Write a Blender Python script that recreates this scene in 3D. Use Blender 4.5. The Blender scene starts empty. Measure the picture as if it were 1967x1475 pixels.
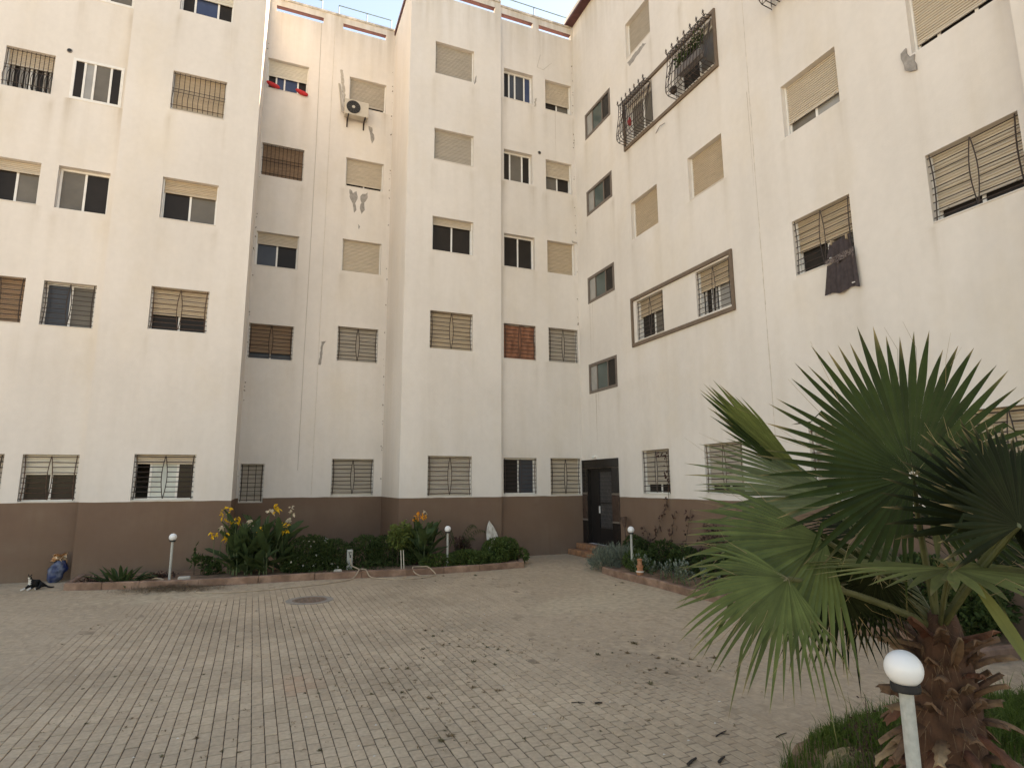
import bpy, bmesh, math, random
import numpy as np
from mathutils import Vector, Matrix, noise

C = bpy.context.scene.collection
scene = bpy.context.scene
R = random.Random(11)
rad = math.radians
PI = math.pi

# ------------------------------------------------------------------ camera, sky, sun, exposure
# World axes: +X runs along the front facade to the right, +Y away along the right wing, Z up; metres.
def setup():
    cam = bpy.data.cameras.new('camera'); co = bpy.data.objects.new('camera', cam); C.objects.link(co)
    h, p, r = -0.392142624, 0.164792, -0.00471821
    ch, sh, cp, sp = math.cos(h), math.sin(h), math.cos(p), math.sin(p)
    rt = Vector((ch, sh, 0)); fh = Vector((-sh, ch, 0)); zz = Vector((0, 0, 1))
    fwd = fh*cp + zz*sp; up = -fh*sp + zz*cp
    rt2 = rt*math.cos(r) + up*math.sin(r); up2 = -rt*math.sin(r) + up*math.cos(r)
    m = Matrix((rt2, up2, -fwd)).transposed().to_4x4(); m.translation = Vector((0, 0, 2.09))
    co.matrix_world = m
    cam.sensor_width = 36; cam.lens = 36*1148.065/1967
    cam.clip_start = .05; cam.clip_end = 1000
    scene.camera = co
    w = bpy.data.worlds.new('World'); scene.world = w; w.use_nodes = True
    nt = w.node_tree; bg = nt.nodes['Background']
    sky = nt.nodes.new('ShaderNodeTexSky'); sky.sky_type = 'NISHITA'; sky.sun_disc = False
    sky.sun_elevation = rad(50); sky.sun_rotation = rad(58)
    sky.air_density = 1.0; sky.dust_density = .1; sky.ozone_density = 1.0
    nt.links.new(sky.outputs[0], bg.inputs[0]); bg.inputs[1].default_value = .064
    L = bpy.data.lights.new('sun', 'SUN'); L.energy = 5.0; L.angle = rad(.5); L.color = (1, .96, .91)
    lo = bpy.data.objects.new('sun', L); C.objects.link(lo)
    az, el = rad(58), rad(50)
    d = Vector((math.sin(az)*math.cos(el), math.cos(az)*math.cos(el), math.sin(el)))
    lo.rotation_euler = d.to_track_quat('Z', 'Y').to_euler(); lo.location = (20, 20, 40)
    vs = scene.view_settings; vs.view_transform = 'Standard'; vs.look = 'None'; vs.gamma = 1; vs.use_curve_mapping = False
    vs.exposure = 2.66
    vs.use_white_balance = True; vs.white_balance_temperature = 9500; vs.white_balance_tint = 14
    scene.cycles.max_bounces = 8; scene.cycles.diffuse_bounces = 5; scene.cycles.transparent_max_bounces = 6
    scene.cycles.use_denoising = True
setup()

# ------------------------------------------------------------------ helpers
ORG = {}                                    # world origin of every object made here
def tag(o, label=None, cat=None, group=None, kind=None):
    if label: o['label'] = label
    if cat: o['category'] = cat
    if group: o['group'] = group
    if kind: o['kind'] = kind
    return o
def empty(name, loc, label=None, cat=None, group=None, kind=None):
    o = bpy.data.objects.new(name, None); C.objects.link(o); o.location = loc; o.empty_display_size = .2
    ORG[o] = Vector(loc)
    return tag(o, label, cat, group, kind)
def link(name, me, parent=None, org=None):
    o = bpy.data.objects.new(name, me); C.objects.link(o)
    base = ORG[parent] if parent else Vector((0, 0, 0))
    org = Vector(org) if org is not None else base.copy()
    o.parent = parent; o.location = org - base; ORG[o] = org
    return o

class MB:
    """collects faces given in world coordinates; build() links them as one mesh object"""
    def __init__(s): s.v = []; s.f = []; s.m = []; s.cur = 0; s.a = None
    def pts(s, ps):
        n = len(s.v); s.v.extend(tuple(p) for p in ps); return n
    def face(s, idx): s.f.append(tuple(idx)); s.m.append(s.cur)
    def quad(s, a, b, c, d): n = s.pts((a, b, c, d)); s.face((n, n+1, n+2, n+3))
    def tri(s, a, b, c): n = s.pts((a, b, c)); s.face((n, n+1, n+2))
    def box(s, p0, p1, F=None):
        (x0, y0, z0), (x1, y1, z1) = p0, p1
        c = [(x0,y0,z0),(x1,y0,z0),(x1,y1,z0),(x0,y1,z0),(x0,y0,z1),(x1,y0,z1),(x1,y1,z1),(x0,y1,z1)]
        if F: c = [F(*p) for p in c]
        n = s.pts(c)
        for q in ((0,3,2,1),(4,5,6,7),(0,1,5,4),(1,2,6,5),(2,3,7,6),(3,0,4,7)): s.face([n+i for i in q])
    def cbox(s, p0, p1, ch, F=None):
        """box with chamfered upright and top edges along z"""
        (x0, y0, z0), (x1, y1, z1) = p0, p1
        def ring(i, z): return [(x0+i,y0,z),(x1-i,y0,z),(x1,y0+i,z),(x1,y1-i,z),(x1-i,y1,z),(x0+i,y1,z),(x0,y1-i,z),(x0,y0+i,z)]
        def ring2(i, z): return [(x0+i+ch*.4,y0+i,z),(x1-i-ch*.4,y0+i,z),(x1-i,y0+i+ch*.4,z),(x1-i,y1-i-ch*.4,z),(x1-i-ch*.4,y1-i,z),(x0+i+ch*.4,y1-i,z),(x0+i,y1-i-ch*.4,z),(x0+i,y0+i+ch*.4,z)]
        rs = [ring2(ch, z0), ring(ch, z0+ch), ring(ch, z1-ch), ring2(ch, z1)]
        rs = [[F(*p) for p in r] if F else r for r in rs]
        ns = [s.pts(r) for r in rs]
        for a, b in zip(ns, ns[1:]):
            for i in range(8): s.face((a+i, a+(i+1) % 8, b+(i+1) % 8, b+i))
        s.face([ns[0]+i for i in reversed(range(8))]); s.face([ns[-1]+i for i in range(8)])
    def tube(s, path, r, n=6, cap=True, flat=1.0, ref=None):
        path = [Vector(p) for p in path]
        rs = r if isinstance(r, (list, tuple)) else [r]*len(path)
        prev = None; rings = []
        for i, p in enumerate(path):
            t = (path[min(i+1, len(path)-1)] - path[max(i-1, 0)])
            if t.length < 1e-9: t = Vector((0, 0, 1))
            t.normalize()
            if prev is None:
                a = Vector(ref) if ref else (Vector((0, 0, 1)) if abs(t.z) < .9 else Vector((1, 0, 0)))
                x = a - t*a.dot(t); x.normalize()
            else:
                x = prev - t*prev.dot(t)
                x = x.normalized() if x.length > 1e-6 else t.orthogonal().normalized()
            prev = x; y = t.cross(x)
            rings.append(s.pts([p + x*(rs[i]*math.cos(2*PI*k/n)) + y*(rs[i]*flat*math.sin(2*PI*k/n)) for k in range(n)]))
        for a, b in zip(rings, rings[1:]):
            for k in range(n): s.face((a+k, a+(k+1) % n, b+(k+1) % n, b+k))
        if cap:
            s.face([rings[0]+k for k in reversed(range(n))]); s.face([rings[-1]+k for k in range(n)])
    def lathe(s, prof, c, n=16, ax=None):
        """prof: (r, z) list about a vertical axis at c"""
        rings = []
        for r, z in prof:
            rings.append(s.pts([(c[0]+r*math.cos(2*PI*k/n), c[1]+r*math.sin(2*PI*k/n), c[2]+z) for k in range(n)]))
        for a, b in zip(rings, rings[1:]):
            for k in range(n): s.face((a+k, a+(k+1) % n, b+(k+1) % n, b+k))
        s.face([rings[0]+k for k in reversed(range(n))]); s.face([rings[-1]+k for k in range(n)])
    def build(s, name, mats, parent=None, org=None, smooth=False, attr=None):
        o3 = Vector(org) if org is not None else (ORG[parent] if parent else Vector((0, 0, 0)))
        me = bpy.data.meshes.new(name)
        me.from_pydata([(v[0]-o3.x, v[1]-o3.y, v[2]-o3.z) for v in s.v], [], s.f)
        for m in (mats if isinstance(mats, (list, tuple)) else [mats]): me.materials.append(m)
        if any(s.m): me.polygons.foreach_set('material_index', s.m)
        if smooth: me.polygons.foreach_set('use_smooth', [True]*len(s.f))
        if attr:
            for k, vals in attr.items():
                at = me.attributes.new(k, 'FLOAT', 'POINT'); at.data.foreach_set('value', vals)
        me.update()
        return link(name, me, parent, o3)
    def empty_mesh(s): return not s.f

# ------------------------------------------------------------------ materials
MT = {}
def mat(name, col, rough=.7, var=.12, scale=4., bump=0., bscale=60., spec=.3, metal=0., trans=0., stretch=None,
        attr=None, col2=None, island=0., objrand=0.):
    if name in MT: return MT[name]
    m = bpy.data.materials.new(name); m.use_nodes = True; MT[name] = m
    nt = m.node_tree; N = nt.nodes; Lk = nt.links; b = N['Principled BSDF']
    b.inputs['Roughness'].default_value = rough; b.inputs['Specular IOR Level'].default_value = spec; b.inputs['Metallic'].default_value = metal
    geo = N.new('ShaderNodeNewGeometry')
    vec = geo.outputs['Position']
    if stretch:
        mp = N.new('ShaderNodeMapping'); mp.inputs['Scale'].default_value = stretch; Lk.new(vec, mp.inputs[0]); vec = mp.outputs[0]
    nz = N.new('ShaderNodeTexNoise'); nz.inputs['Scale'].default_value = scale; nz.inputs['Detail'].default_value = 5; nz.inputs['Roughness'].default_value = .6
    Lk.new(vec, nz.inputs['Vector'])
    mr = N.new('ShaderNodeMapRange'); mr.inputs[1].default_value = .3; mr.inputs[2].default_value = .7
    mr.inputs[3].default_value = 1-var; mr.inputs[4].default_value = 1+var; Lk.new(nz.outputs[0], mr.inputs[0])
    val = mr.outputs[0]
    def mul(a, bb):
        q = N.new('ShaderNodeMath'); q.operation = 'MULTIPLY'; Lk.new(a, q.inputs[0]); Lk.new(bb, q.inputs[1]); return q.outputs[0]
    if island:
        mi = N.new('ShaderNodeMapRange'); mi.inputs[3].default_value = 1-island; mi.inputs[4].default_value = 1+island
        Lk.new(geo.outputs['Random Per Island'], mi.inputs[0]); val = mul(val, mi.outputs[0])
    if objrand:
        oi = N.new('ShaderNodeObjectInfo'); mi = N.new('ShaderNodeMapRange'); mi.inputs[3].default_value = 1-objrand; mi.inputs[4].default_value = 1+objrand
        Lk.new(oi.outputs['Random'], mi.inputs[0]); val = mul(val, mi.outputs[0])
    base = N.new('ShaderNodeRGB'); base.outputs[0].default_value = (*col, 1); cs = base.outputs[0]
    if col2:
        mx = N.new('ShaderNodeMix'); mx.data_type = 'RGBA'; mx.inputs[6].default_value = (*col, 1); mx.inputs[7].default_value = (*col2, 1)
        if attr:
            at = N.new('ShaderNodeAttribute'); at.attribute_name = attr; Lk.new(at.outputs['Fac'], mx.inputs[0])
        else:
            n2 = N.new('ShaderNodeTexNoise'); n2.inputs['Scale'].default_value = scale*.6; n2.inputs['Detail'].default_value = 4
            Lk.new(vec, n2.inputs['Vector'])
            m2 = N.new('ShaderNodeMapRange'); m2.inputs[1].default_value = .42; m2.inputs[2].default_value = .6; Lk.new(n2.outputs[0], m2.inputs[0]); Lk.new(m2.outputs[0], mx.inputs[0])
        cs = mx.outputs[2]
    vm = N.new('ShaderNodeVectorMath'); vm.operation = 'SCALE'; Lk.new(cs, vm.inputs[0]); Lk.new(val, vm.inputs['Scale'])
    Lk.new(vm.outputs[0], b.inputs['Base Color'])
    if bump:
        nb = N.new('ShaderNodeTexNoise'); nb.inputs['Scale'].default_value = bscale; nb.inputs['Detail'].default_value = 3; Lk.new(geo.outputs['Position'], nb.inputs['Vector'])
        bp = N.new('ShaderNodeBump'); bp.inputs['Strength'].default_value = bump; bp.inputs['Distance'].default_value = .01
        Lk.new(nb.outputs[0], bp.inputs['Height']); Lk.new(bp.outputs[0], b.inputs['Normal'])
    if trans:
        tr = N.new('ShaderNodeBsdfTranslucent'); Lk.new(vm.outputs[0], tr.inputs[0])
        ms = N.new('ShaderNodeMixShader'); ms.inputs[0].default_value = trans
        Lk.new(b.outputs[0], ms.inputs[1]); Lk.new(tr.outputs[0], ms.inputs[2]); Lk.new(ms.outputs[0], N['Material Output'].inputs[0])
    return m

def wall_mat(name, col, dirt):
    """plaster: base colour, soft blotches, rain streaks where the mesh attribute 'stain' says water has run"""
    m = bpy.data.materials.new(name); m.use_nodes = True; MT[name] = m
    nt = m.node_tree; N = nt.nodes; Lk = nt.links; b = N['Principled BSDF']
    b.inputs['Roughness'].default_value = .85; b.inputs['Specular IOR Level'].default_value = .2
    geo = N.new('ShaderNodeNewGeometry')
    def nz(scale, stretch, lo, hi, a, c, det=5):
        mp = N.new('ShaderNodeMapping'); mp.inputs['Scale'].default_value = stretch; Lk.new(geo.outputs['Position'], mp.inputs[0])
        n = N.new('ShaderNodeTexNoise'); n.inputs['Scale'].default_value = scale; n.inputs['Detail'].default_value = det; n.inputs['Roughness'].default_value = .6
        Lk.new(mp.outputs[0], n.inputs['Vector'])
        r = N.new('ShaderNodeMapRange'); r.inputs[1].default_value = lo; r.inputs[2].default_value = hi; r.inputs[3].default_value = a; r.inputs[4].default_value = c
        Lk.new(n.outputs[0], r.inputs[0]); return r.outputs[0]
    def math_(op, a, c):
        q = N.new('ShaderNodeMath'); q.operation = op; q.use_clamp = op != 'MULTIPLY'
        for i, x in enumerate((a, c)):
            if isinstance(x, (int, float)): q.inputs[i].default_value = x
            else: Lk.new(x, q.inputs[i])
        return q.outputs[0]
    blotch = nz(.45, (1, 1, .6), .3, .7, .93, 1.05)
    yel = nz(.8, (1, 1, .5), .5, .72, 0, .30)
    fine = nz(7, (1, 1, 1), .3, .7, .975, 1.02)
    streak = nz(5, (1, 1, .06), .38, .68, 0, 1)
    streak2 = nz(1.6, (1, 1, .08), .48, .74, 0, .26)
    at = N.new('ShaderNodeAttribute'); at.attribute_name = 'stain'
    s1 = math_('MULTIPLY', at.outputs['Fac'], math_('ADD', streak, .25))
    s = math_('ADD', s1, math_('MULTIPLY', streak2, .5))
    mx = N.new('ShaderNodeMix'); mx.data_type = 'RGBA'; mx.inputs[6].default_value = (*col, 1); mx.inputs[7].default_value = (*dirt, 1); Lk.new(s, mx.inputs[0])
    my = N.new('ShaderNodeMix'); my.data_type = 'RGBA'; Lk.new(yel, my.inputs[0]); Lk.new(mx.outputs[2], my.inputs[6]); my.inputs[7].default_value = (col[0]*.93, col[1]*.86, col[2]*.72, 1)
    vm = N.new('ShaderNodeVectorMath'); vm.operation = 'SCALE'; Lk.new(my.outputs[2], vm.inputs[0]); Lk.new(math_('MULTIPLY', blotch, fine), vm.inputs['Scale'])
    Lk.new(vm.outputs[0], b.inputs['Base Color'])
    nb = N.new('ShaderNodeTexNoise'); nb.inputs['Scale'].default_value = 35; nb.inputs['Detail'].default_value = 6; Lk.new(geo.outputs['Position'], nb.inputs['Vector'])
    nb2 = N.new('ShaderNodeTexNoise'); nb2.inputs['Scale'].default_value = 2.2; nb2.inputs['Detail'].default_value = 2; Lk.new(geo.outputs['Position'], nb2.inputs['Vector'])
    bp = N.new('ShaderNodeBump'); bp.inputs['Strength'].default_value = .18; bp.inputs['Distance'].default_value = .012; Lk.new(nb.outputs[0], bp.inputs['Height'])
    bp2 = N.new('ShaderNodeBump'); bp2.inputs['Strength'].default_value = .25; bp2.inputs['Distance'].default_value = .03; Lk.new(nb2.outputs[0], bp2.inputs['Height']); Lk.new(bp.outputs[0], bp2.inputs['Normal'])
    Lk.new(bp2.outputs[0], b.inputs['Normal'])
    return m

M_WALL = wall_mat('cream_plaster', (.690, .642, .592), (.40, .325, .235))
M_BASE = wall_mat('brown_paint', (.175, .112, .08), (.22, .16, .115))
M_ROOM = mat('room_wall', (.16, .14, .12), .9)
M_TRIM = mat('maroon_paint', (.09, .035, .035), .7, .25, 8)
M_WHITE = mat('white_aluminium', (.74, .72, .68), .4, .08, 6)
M_CREAMBOX = mat('cream_aluminium', (.72, .70, .64), .45, .06, 6)
M_BRONZE = mat('brown_aluminium', (.15, .12, .10), .45, .12, 6)
M_MOULD = mat('brown_moulding', (.165, .12, .088), .75, .15, 5, .2)
M_IRON = mat('wrought_iron', (.045, .03, .024), .6, .35, 20, spec=.4)
M_IRON2 = mat('rusty_iron', (.085, .05, .035), .75, .35, 20)
SH = {'tan': mat('shutter_tan', (.50, .405, .295), .55, .12, 3, stretch=(1, 1, 6)),
      'beige': mat('shutter_beige', (.54, .465, .37), .55, .10, 3, stretch=(1, 1, 6)),
      'grey': mat('shutter_grey', (.45, .40, .335), .6, .10, 3, stretch=(1, 1, 6)),
      'brown': mat('shutter_brown', (.30, .20, .13), .6, .14, 3, stretch=(1, 1, 6)),
      'pale': mat('shutter_pale', (.66, .62, .53), .5, .08, 3, stretch=(1, 1, 6))}
def glass(name, col, rough=.06, spec=.5):
    return mat(name, col, rough, .15, 2, spec=spec)
GL = {'k': glass('glass_dark_room', (.030, .026, .023), .12, .10), 'g': glass('glass_film', (.14, .125, .105), .3, .22),  # dark panes also fill open sashes, the unlit room put into their colour
      'b': glass('glass_blue_curtain', (.05, .07, .13), .2, .2), 'l': glass('glass_pale', (.30, .29, .27), .2),
      't': glass('glass_teal', (.075, .10, .092), .12), 'w': glass('glass_white_film', (.52, .56, .52), .35),
      's': glass('glass_slate', (.06, .065, .075), .2, .2)}
M_CURT = mat('curtain_white', (.55, .53, .5), .9, .2, 9, trans=.3)
M_MARBLE = mat('sill_marble', (.62, .58, .52), .5, .12, 9)
M_ORANGE = mat('orange_cloth', (.26, .115, .07), .9, .25, 6, .3, 30)
M_RED = mat('red_cloth', (.50, .035, .04), .8, .2, 9)
M_TOWEL = mat('dark_cloth', (.060, .047, .048), .95, .3, 14, .3, 80)
M_BAND = mat('patterned_cloth', (.16, .13, .12), .95, .7, 55, col2=(.045, .03, .03))
M_CONC = mat('bare_render', (.30, .275, .25), .95, .25, 12, .4, 40)
M_STONE = mat('black_stone', (.012, .010, .010), .22, .5, 9, spec=.5)
M_STONEB = mat('brown_stone', (.06, .038, .03), .25, .3, 9, spec=.5)
M_CABLE = mat('cable_grey', (.42, .38, .33), .8, .1)
M_JOINT = mat('joint_filler', (.60, .54, .46), .9, .2, 20)
M_GREENRAIL = mat('green_paint', (.10, .16, .13), .6, .2, 10)
M_ACW = mat('ac_enamel', (.50, .45, .375), .5, .08, 5)
M_DARK = mat('dark_plastic', (.02, .02, .02), .5, .2)
M_MESH = mat('fan_guard', (.09, .085, .08), .5)

# ------------------------------------------------------------------ buildings
block = empty('apartment_block', (-3.8, 16.4, 0), 'cream apartment block with a brown painted base and stepped bays, facing across the courtyard', 'apartment building')
wing = empty('apartment_block', (9.18, 16.5, 0), 'taller cream apartment wing running along the right of the courtyard, with the black entrance', 'apartment building')
ZP = 1.712                                   # top of the brown paint
FR = {}                                      # wall frames: (a along the wall left to right, z, d outwards) -> world
def front(v): return lambda a, z, d: (a, v-d, z)
FR['A0'], FR['A1'], FR['B'], FR['C'], FR['D'] = front(16.7), front(16.4), front(18.95), front(16.35), front(16.5)
FR['E'] = lambda a, z, d: (9.18-d, -a, z)
FR['E2'] = lambda a, z, d: (8.95-d, -a, z)

# window table: section, a0, a1, z0, z1, shutter share closed, shutter kind, grille, panes, style
WIN = [
 ('A0',-6.37,-5.38,11.60,12.67,.38,'beige','belly','cc','r'), ('A0',-6.34,-5.38,8.70,9.78,.22,'beige','','kg','r'),
 ('A0',-6.34,-5.38,5.78,6.88,1,'brown','oval','','r'), ('A0',-6.32,-5.34,1.73,2.79,1,'grey','oval','','r'),
 ('A0',-4.98,-3.86,14.50,15.40,0,'','','kg','f'), ('A0',-5.00,-3.92,11.62,12.72,0,'','','klgk','f'),
 ('A0',-5.03,-3.96,8.69,9.80,0,'','','gk','r'), ('A0',-5.03,-3.98,5.78,6.87,0,'','oval','sg','r'),
 ('A0',-5.01,-3.94,1.72,2.79,.42,'pale','oval','kk','r'),
 ('A1',-2.77,-1.48,14.60,15.68,.45,'pale','','kbk','r'), ('A1',-2.77,-1.50,11.69,12.80,.93,'tan','belly','kk','r'),
 ('A1',-2.77,-1.50,8.69,9.81,.30,'tan','','kg','r'), ('A1',-2.79,-1.51,5.82,6.92,.62,'tan','oval','kk','r'),
 ('A1',-2.80,-1.51,1.73,2.81,.20,'beige','oval','dwk','r'),
 ('B',-.61,.64,14.60,15.67,.52,'pale','','kbbk','r'), ('B',-.61,.64,11.60,12.70,1,'brown','vert','','r'),
 ('B',-.60,.63,8.66,9.76,.33,'beige','','sk','r'), ('B',-.63,.63,5.77,6.85,.82,'brown','oval','ss','r'),
 ('B',-.60,.04,1.58,2.68,1,'grey','oval','','r'),
 ('B',1.95,3.18,14.62,15.70,.86,'grey','','kk','r'), ('B',1.95,3.18,11.73,12.75,.88,'beige','','kk','r'),
 ('B',1.95,3.19,8.82,9.91,1,'beige','','','r'), ('B',1.92,3.18,5.88,7.0,1,'grey','oval','','r'), ('B',1.92,3.18,1.75,2.85,1,'grey','oval','','r'),
 ('C',4.23,5.50,14.66,15.78,1,'grey','','','r'), ('C',4.24,5.50,11.78,12.82,1,'grey','','','r'), ('C',4.23,5.51,8.88,9.96,.18,'beige','','kk','r'),
 ('C',4.21,5.51,5.91,7.05,1,'tan','oval','','r'), ('C',4.22,5.51,1.74,2.86,1,'grey','oval','','r'),
 ('D',6.59,7.64,14.55,15.63,0,'','','kssb','r'), ('D',6.58,7.58,11.66,12.73,0,'','','kgk','r'), ('D',6.58,7.64,8.76,9.86,0,'','','kk','r'),
 ('D',6.56,7.64,5.83,6.94,0,'','oval','o','r'), ('D',6.54,7.62,1.76,2.84,0,'','oval','ks','r'),
 ('D',8.09,9.08,14.50,15.62,.68,'beige','','kg','r'), ('D',8.07,9.04,11.60,12.69,.52,'beige','','gk','r'), ('D',8.08,9.08,8.75,9.86,1,'tan','','','r'),
 ('D',8.08,9.12,5.84,6.95,1,'grey','oval','','r'), ('D',8.08,9.12,1.73,2.85,1,'beige','oval','','r'),
 ('E',-15.75,-14.24,13.20,14.07,0,'','','ltk','s'), ('E',-15.78,-14.29,10.55,11.36,0,'','','ltk','s'),
 ('E',-15.85,-14.33,7.65,8.48,0,'','','ltk','s'), ('E',-15.92,-14.35,4.80,5.70,0,'','','ltk','s'),
 ('E',-13.28,-12.10,14.35,15.50,1,'grey','','','r'), ('E',-13.38,-12.16,11.70,12.90,0,'','cage','gg','r'),
 ('E',-13.35,-12.13,8.77,9.88,1,'tan','','','r'), ('E',-13.28,-12.10,5.86,6.97,.40,'tan','oval','kg','r'), ('E',-13.30,-12.15,1.80,2.92,.80,'grey','oval','kk','r'),
 ('E',-10.88,-9.70,14.35,15.50,1,'grey','','','r'), ('E',-11.10,-9.74,11.70,12.90,0,'','cage','kg','r'),
 ('E',-10.88,-9.70,8.81,9.92,1,'tan','','','r'), ('E',-10.83,-9.70,5.87,6.98,.45,'tan','oval','cl','r'), ('E',-10.87,-9.70,1.84,2.94,.82,'grey','oval','kk','r'),
 ('E',-8.00,-6.75,11.75,12.85,1,'beige','cage','','r'), ('E',-7.99,-6.75,8.80,9.92,.74,'beige','','gl','r'),
 ('E',-8.00,-6.76,5.94,7.05,.58,'tan','oval','kg','r'), ('E',-8.03,-6.78,1.84,3.07,.80,'grey','oval','kk','r'),
 ('E',-5.45,-4.21,8.79,9.92,.85,'beige','','kkk','r'), ('E',-5.45,-4.21,5.94,7.05,.84,'beige','oval','kk','r'), ('E',-5.45,-4.21,1.84,3.08,.9,'tan','oval','kk','r'),
]
DOOR = ('E', -16.22, -14.78, .32, 2.53)

def wall(sec, a0, a1, z1, parent, holes, F=None, z0=0., slots=(), jamb=.26, stain_extra=None, step=.11):
    """a facade sheet cut by its window openings, with reveals, slots through the parapet and room boxes behind the openings"""
    F = F or FR[sec]
    allh = [(h[0], h[1], h[2], h[3], 'w' if h[4] < 1 else 'c') for h in holes] + [(s[0], s[1], s[2], s[3], 's') for s in slots]
    def lines(lo, hi, cuts, st):
        xs = sorted(set([lo, hi] + [c for c in cuts if lo < c < hi])); out = []
        for p, q in zip(xs, xs[1:]):
            n = max(1, math.ceil((q-p)/st)); out += [p + (q-p)*i/n for i in range(n)]
        return out + [xs[-1]]
    A = lines(a0, a1, [h[i] for h in allh for i in (0, 1)], step)
    Z = lines(z0, z1, [h[i] for h in allh for i in (2, 3)] + [ZP], .28)
    mb = MB(); idx = {}; st = []
    rr = random.Random(hash(sec) % 1000 + int(a0*10)) if False else random.Random(int(abs(a0)*100)+len(holes))
    col_n = {}
    def stain(a, z):
        s = 0
        if z > z1-2.6: s += max(0, 1-(z1-z)/2.6)**1.6*.8*(.4+.9*abs(noise.noise((a*1.7, 3.1, z1))))
        for h in allh:
            if h[4] == 's': continue
            if h[0]-.12 < a < h[1]+.12 and z < h[2]:
                e = min(abs(a-h[0]), abs(a-h[1]))
                k = .42*math.exp(-(e/.11)**2) + .16*max(0, noise.noise((a*6, h[2], h[0]))+.1)
                s += k*math.exp(-(h[2]-z)/.7)*(1.1 if h[2] > 9 else .6)
            if h[0]-.1 < a < h[1]+.1 and h[3] < z < h[3]+1.2:
                s += .13*math.exp(-(z-h[3])/.35)*(.5+noise.noise((a*4, h[3], 1))) 
        if stain_extra: s += stain_extra(a, z)
        if z < ZP: s = .55*max(0, .55-z)*2*(.6+noise.noise((a*3, z*4, 4))) + .45*max(0, noise.noise((a*1.2, z*2, 7)))
        elif z < 5: s += .10*max(0, noise.noise((a*.8, z*.7, 2))+.25)
        return min(1, max(0, s*1.25))
    def vi(i, j):
        if (i, j) not in idx:
            idx[i, j] = mb.pts([F(A[i], Z[j]+(.009*noise.noise((A[i]*2.5, 5, z1))+.004*noise.noise((A[i]*11, 2, z1)) if abs(Z[j]-ZP) < 1e-6 else 0), 0)]); st.append(stain(A[i], Z[j]))
        return idx[i, j]
    for i in range(len(A)-1):
        for j in range(len(Z)-1):
            ca, cz = (A[i]+A[i+1])/2, (Z[j]+Z[j+1])/2
            if any(h[0] < ca < h[1] and h[2] < cz < h[3] for h in allh): continue
            mb.cur = 1 if cz < ZP else 0
            mb.face((vi(i, j), vi(i+1, j), vi(i+1, j+1), vi(i, j+1)))
    for h in allh:
        b0, b1, c0, c1, kind = h
        dp = .16 if kind == 's' else jamb
        P = lambda a, z, d: F(a, z, d)
        mb.cur = 0
        for q in ((P(b0,c0,0),P(b0,c1,0),P(b0,c1,-dp),P(b0,c0,-dp)), (P(b1,c0,-dp),P(b1,c1,-dp),P(b1,c1,0),P(b1,c0,0)),
                  (P(b0,c0,0),P(b0,c0,-dp),P(b1,c0,-dp),P(b1,c0,0))): mb.quad(*q)
        mb.cur = 3 if kind == 's' else 0
        mb.quad(P(b0,c1,-dp),P(b0,c1,0),P(b1,c1,0),P(b1,c1,-dp))
        if kind != 's':
            mb.cur = 2; D = 1.4 if kind == 'w' else dp+.02; e = .35 if kind == 'w' else .0
            x0, x1, y0, y1 = b0-e, b1+e, c0-e, c1+e
            o = -dp; mb.quad(P(x0,y0,-D),P(x1,y0,-D),P(x1,y1,-D),P(x0,y1,-D))
            if kind == 'w':
                for q in ((P(x0,y0,o),P(x0,y0,-D),P(x0,y1,-D),P(x0,y1,o)),(P(x1,y0,-D),P(x1,y0,o),P(x1,y1,o),P(x1,y1,-D)),
                          (P(x0,y0,o),P(x1,y0,o),P(x1,y0,-D),P(x0,y0,-D)),(P(x0,y1,-D),P(x1,y1,-D),P(x1,y1,o),P(x0,y1,o)),
                          (P(x0,y0,o),P(x0,y1,o),P(b0,y1,o),P(b0,y0,o)),(P(b1,y0,o),P(b1,y1,o),P(x1,y1,o),P(x1,y0,o)),
                          (P(b0,y0,o),P(b0,c0,o),P(b1,c0,o),P(b1,y0,o)),(P(b0,c1,o),P(b0,y1,o),P(b1,y1,o),P(b1,c1,o))): mb.quad(*q)
    st += [0.]*(len(mb.v)-len(st))
    return mb.build('wall', [M_WALL, M_BASE, M_ROOM, M_TRIM], parent, attr={'stain': st})

def return_wall(p0, p1, z1, parent, flip=False):
    """a plain return between two facade planes"""
    n = 14; nz = 64; mb = MB(); st = []
    zs = [ZP*i/6 for i in range(6)] + [ZP + (z1-ZP)*i/nz for i in range(nz+1)]
    for j, z in enumerate(zs):
        for i in range(n+1):
            t = i/n; mb.pts([(p0[0]+(p1[0]-p0[0])*t, p0[1]+(p1[1]-p0[1])*t, z)])
            s = max(0, 1-(z1-z)/2.5)*.4*abs(noise.noise((t*5, 1, z1)))
            st.append(s + (.12 if min(t, 1-t) < .1 else 0)*max(0, noise.noise((z*1.5, p0[0], 0))))
    for j in range(len(zs)-1):
        mb.cur = 1 if zs[j+1] <= ZP+1e-6 else 0
        for i in range(n):
            q = (j*(n+1)+i, j*(n+1)+i+1, (j+1)*(n+1)+i+1, (j+1)*(n+1)+i)
            mb.face(q if not flip else q[::-1])
    mb.build('wall', [M_WALL, M_BASE], parent, attr={'stain': st})

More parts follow.
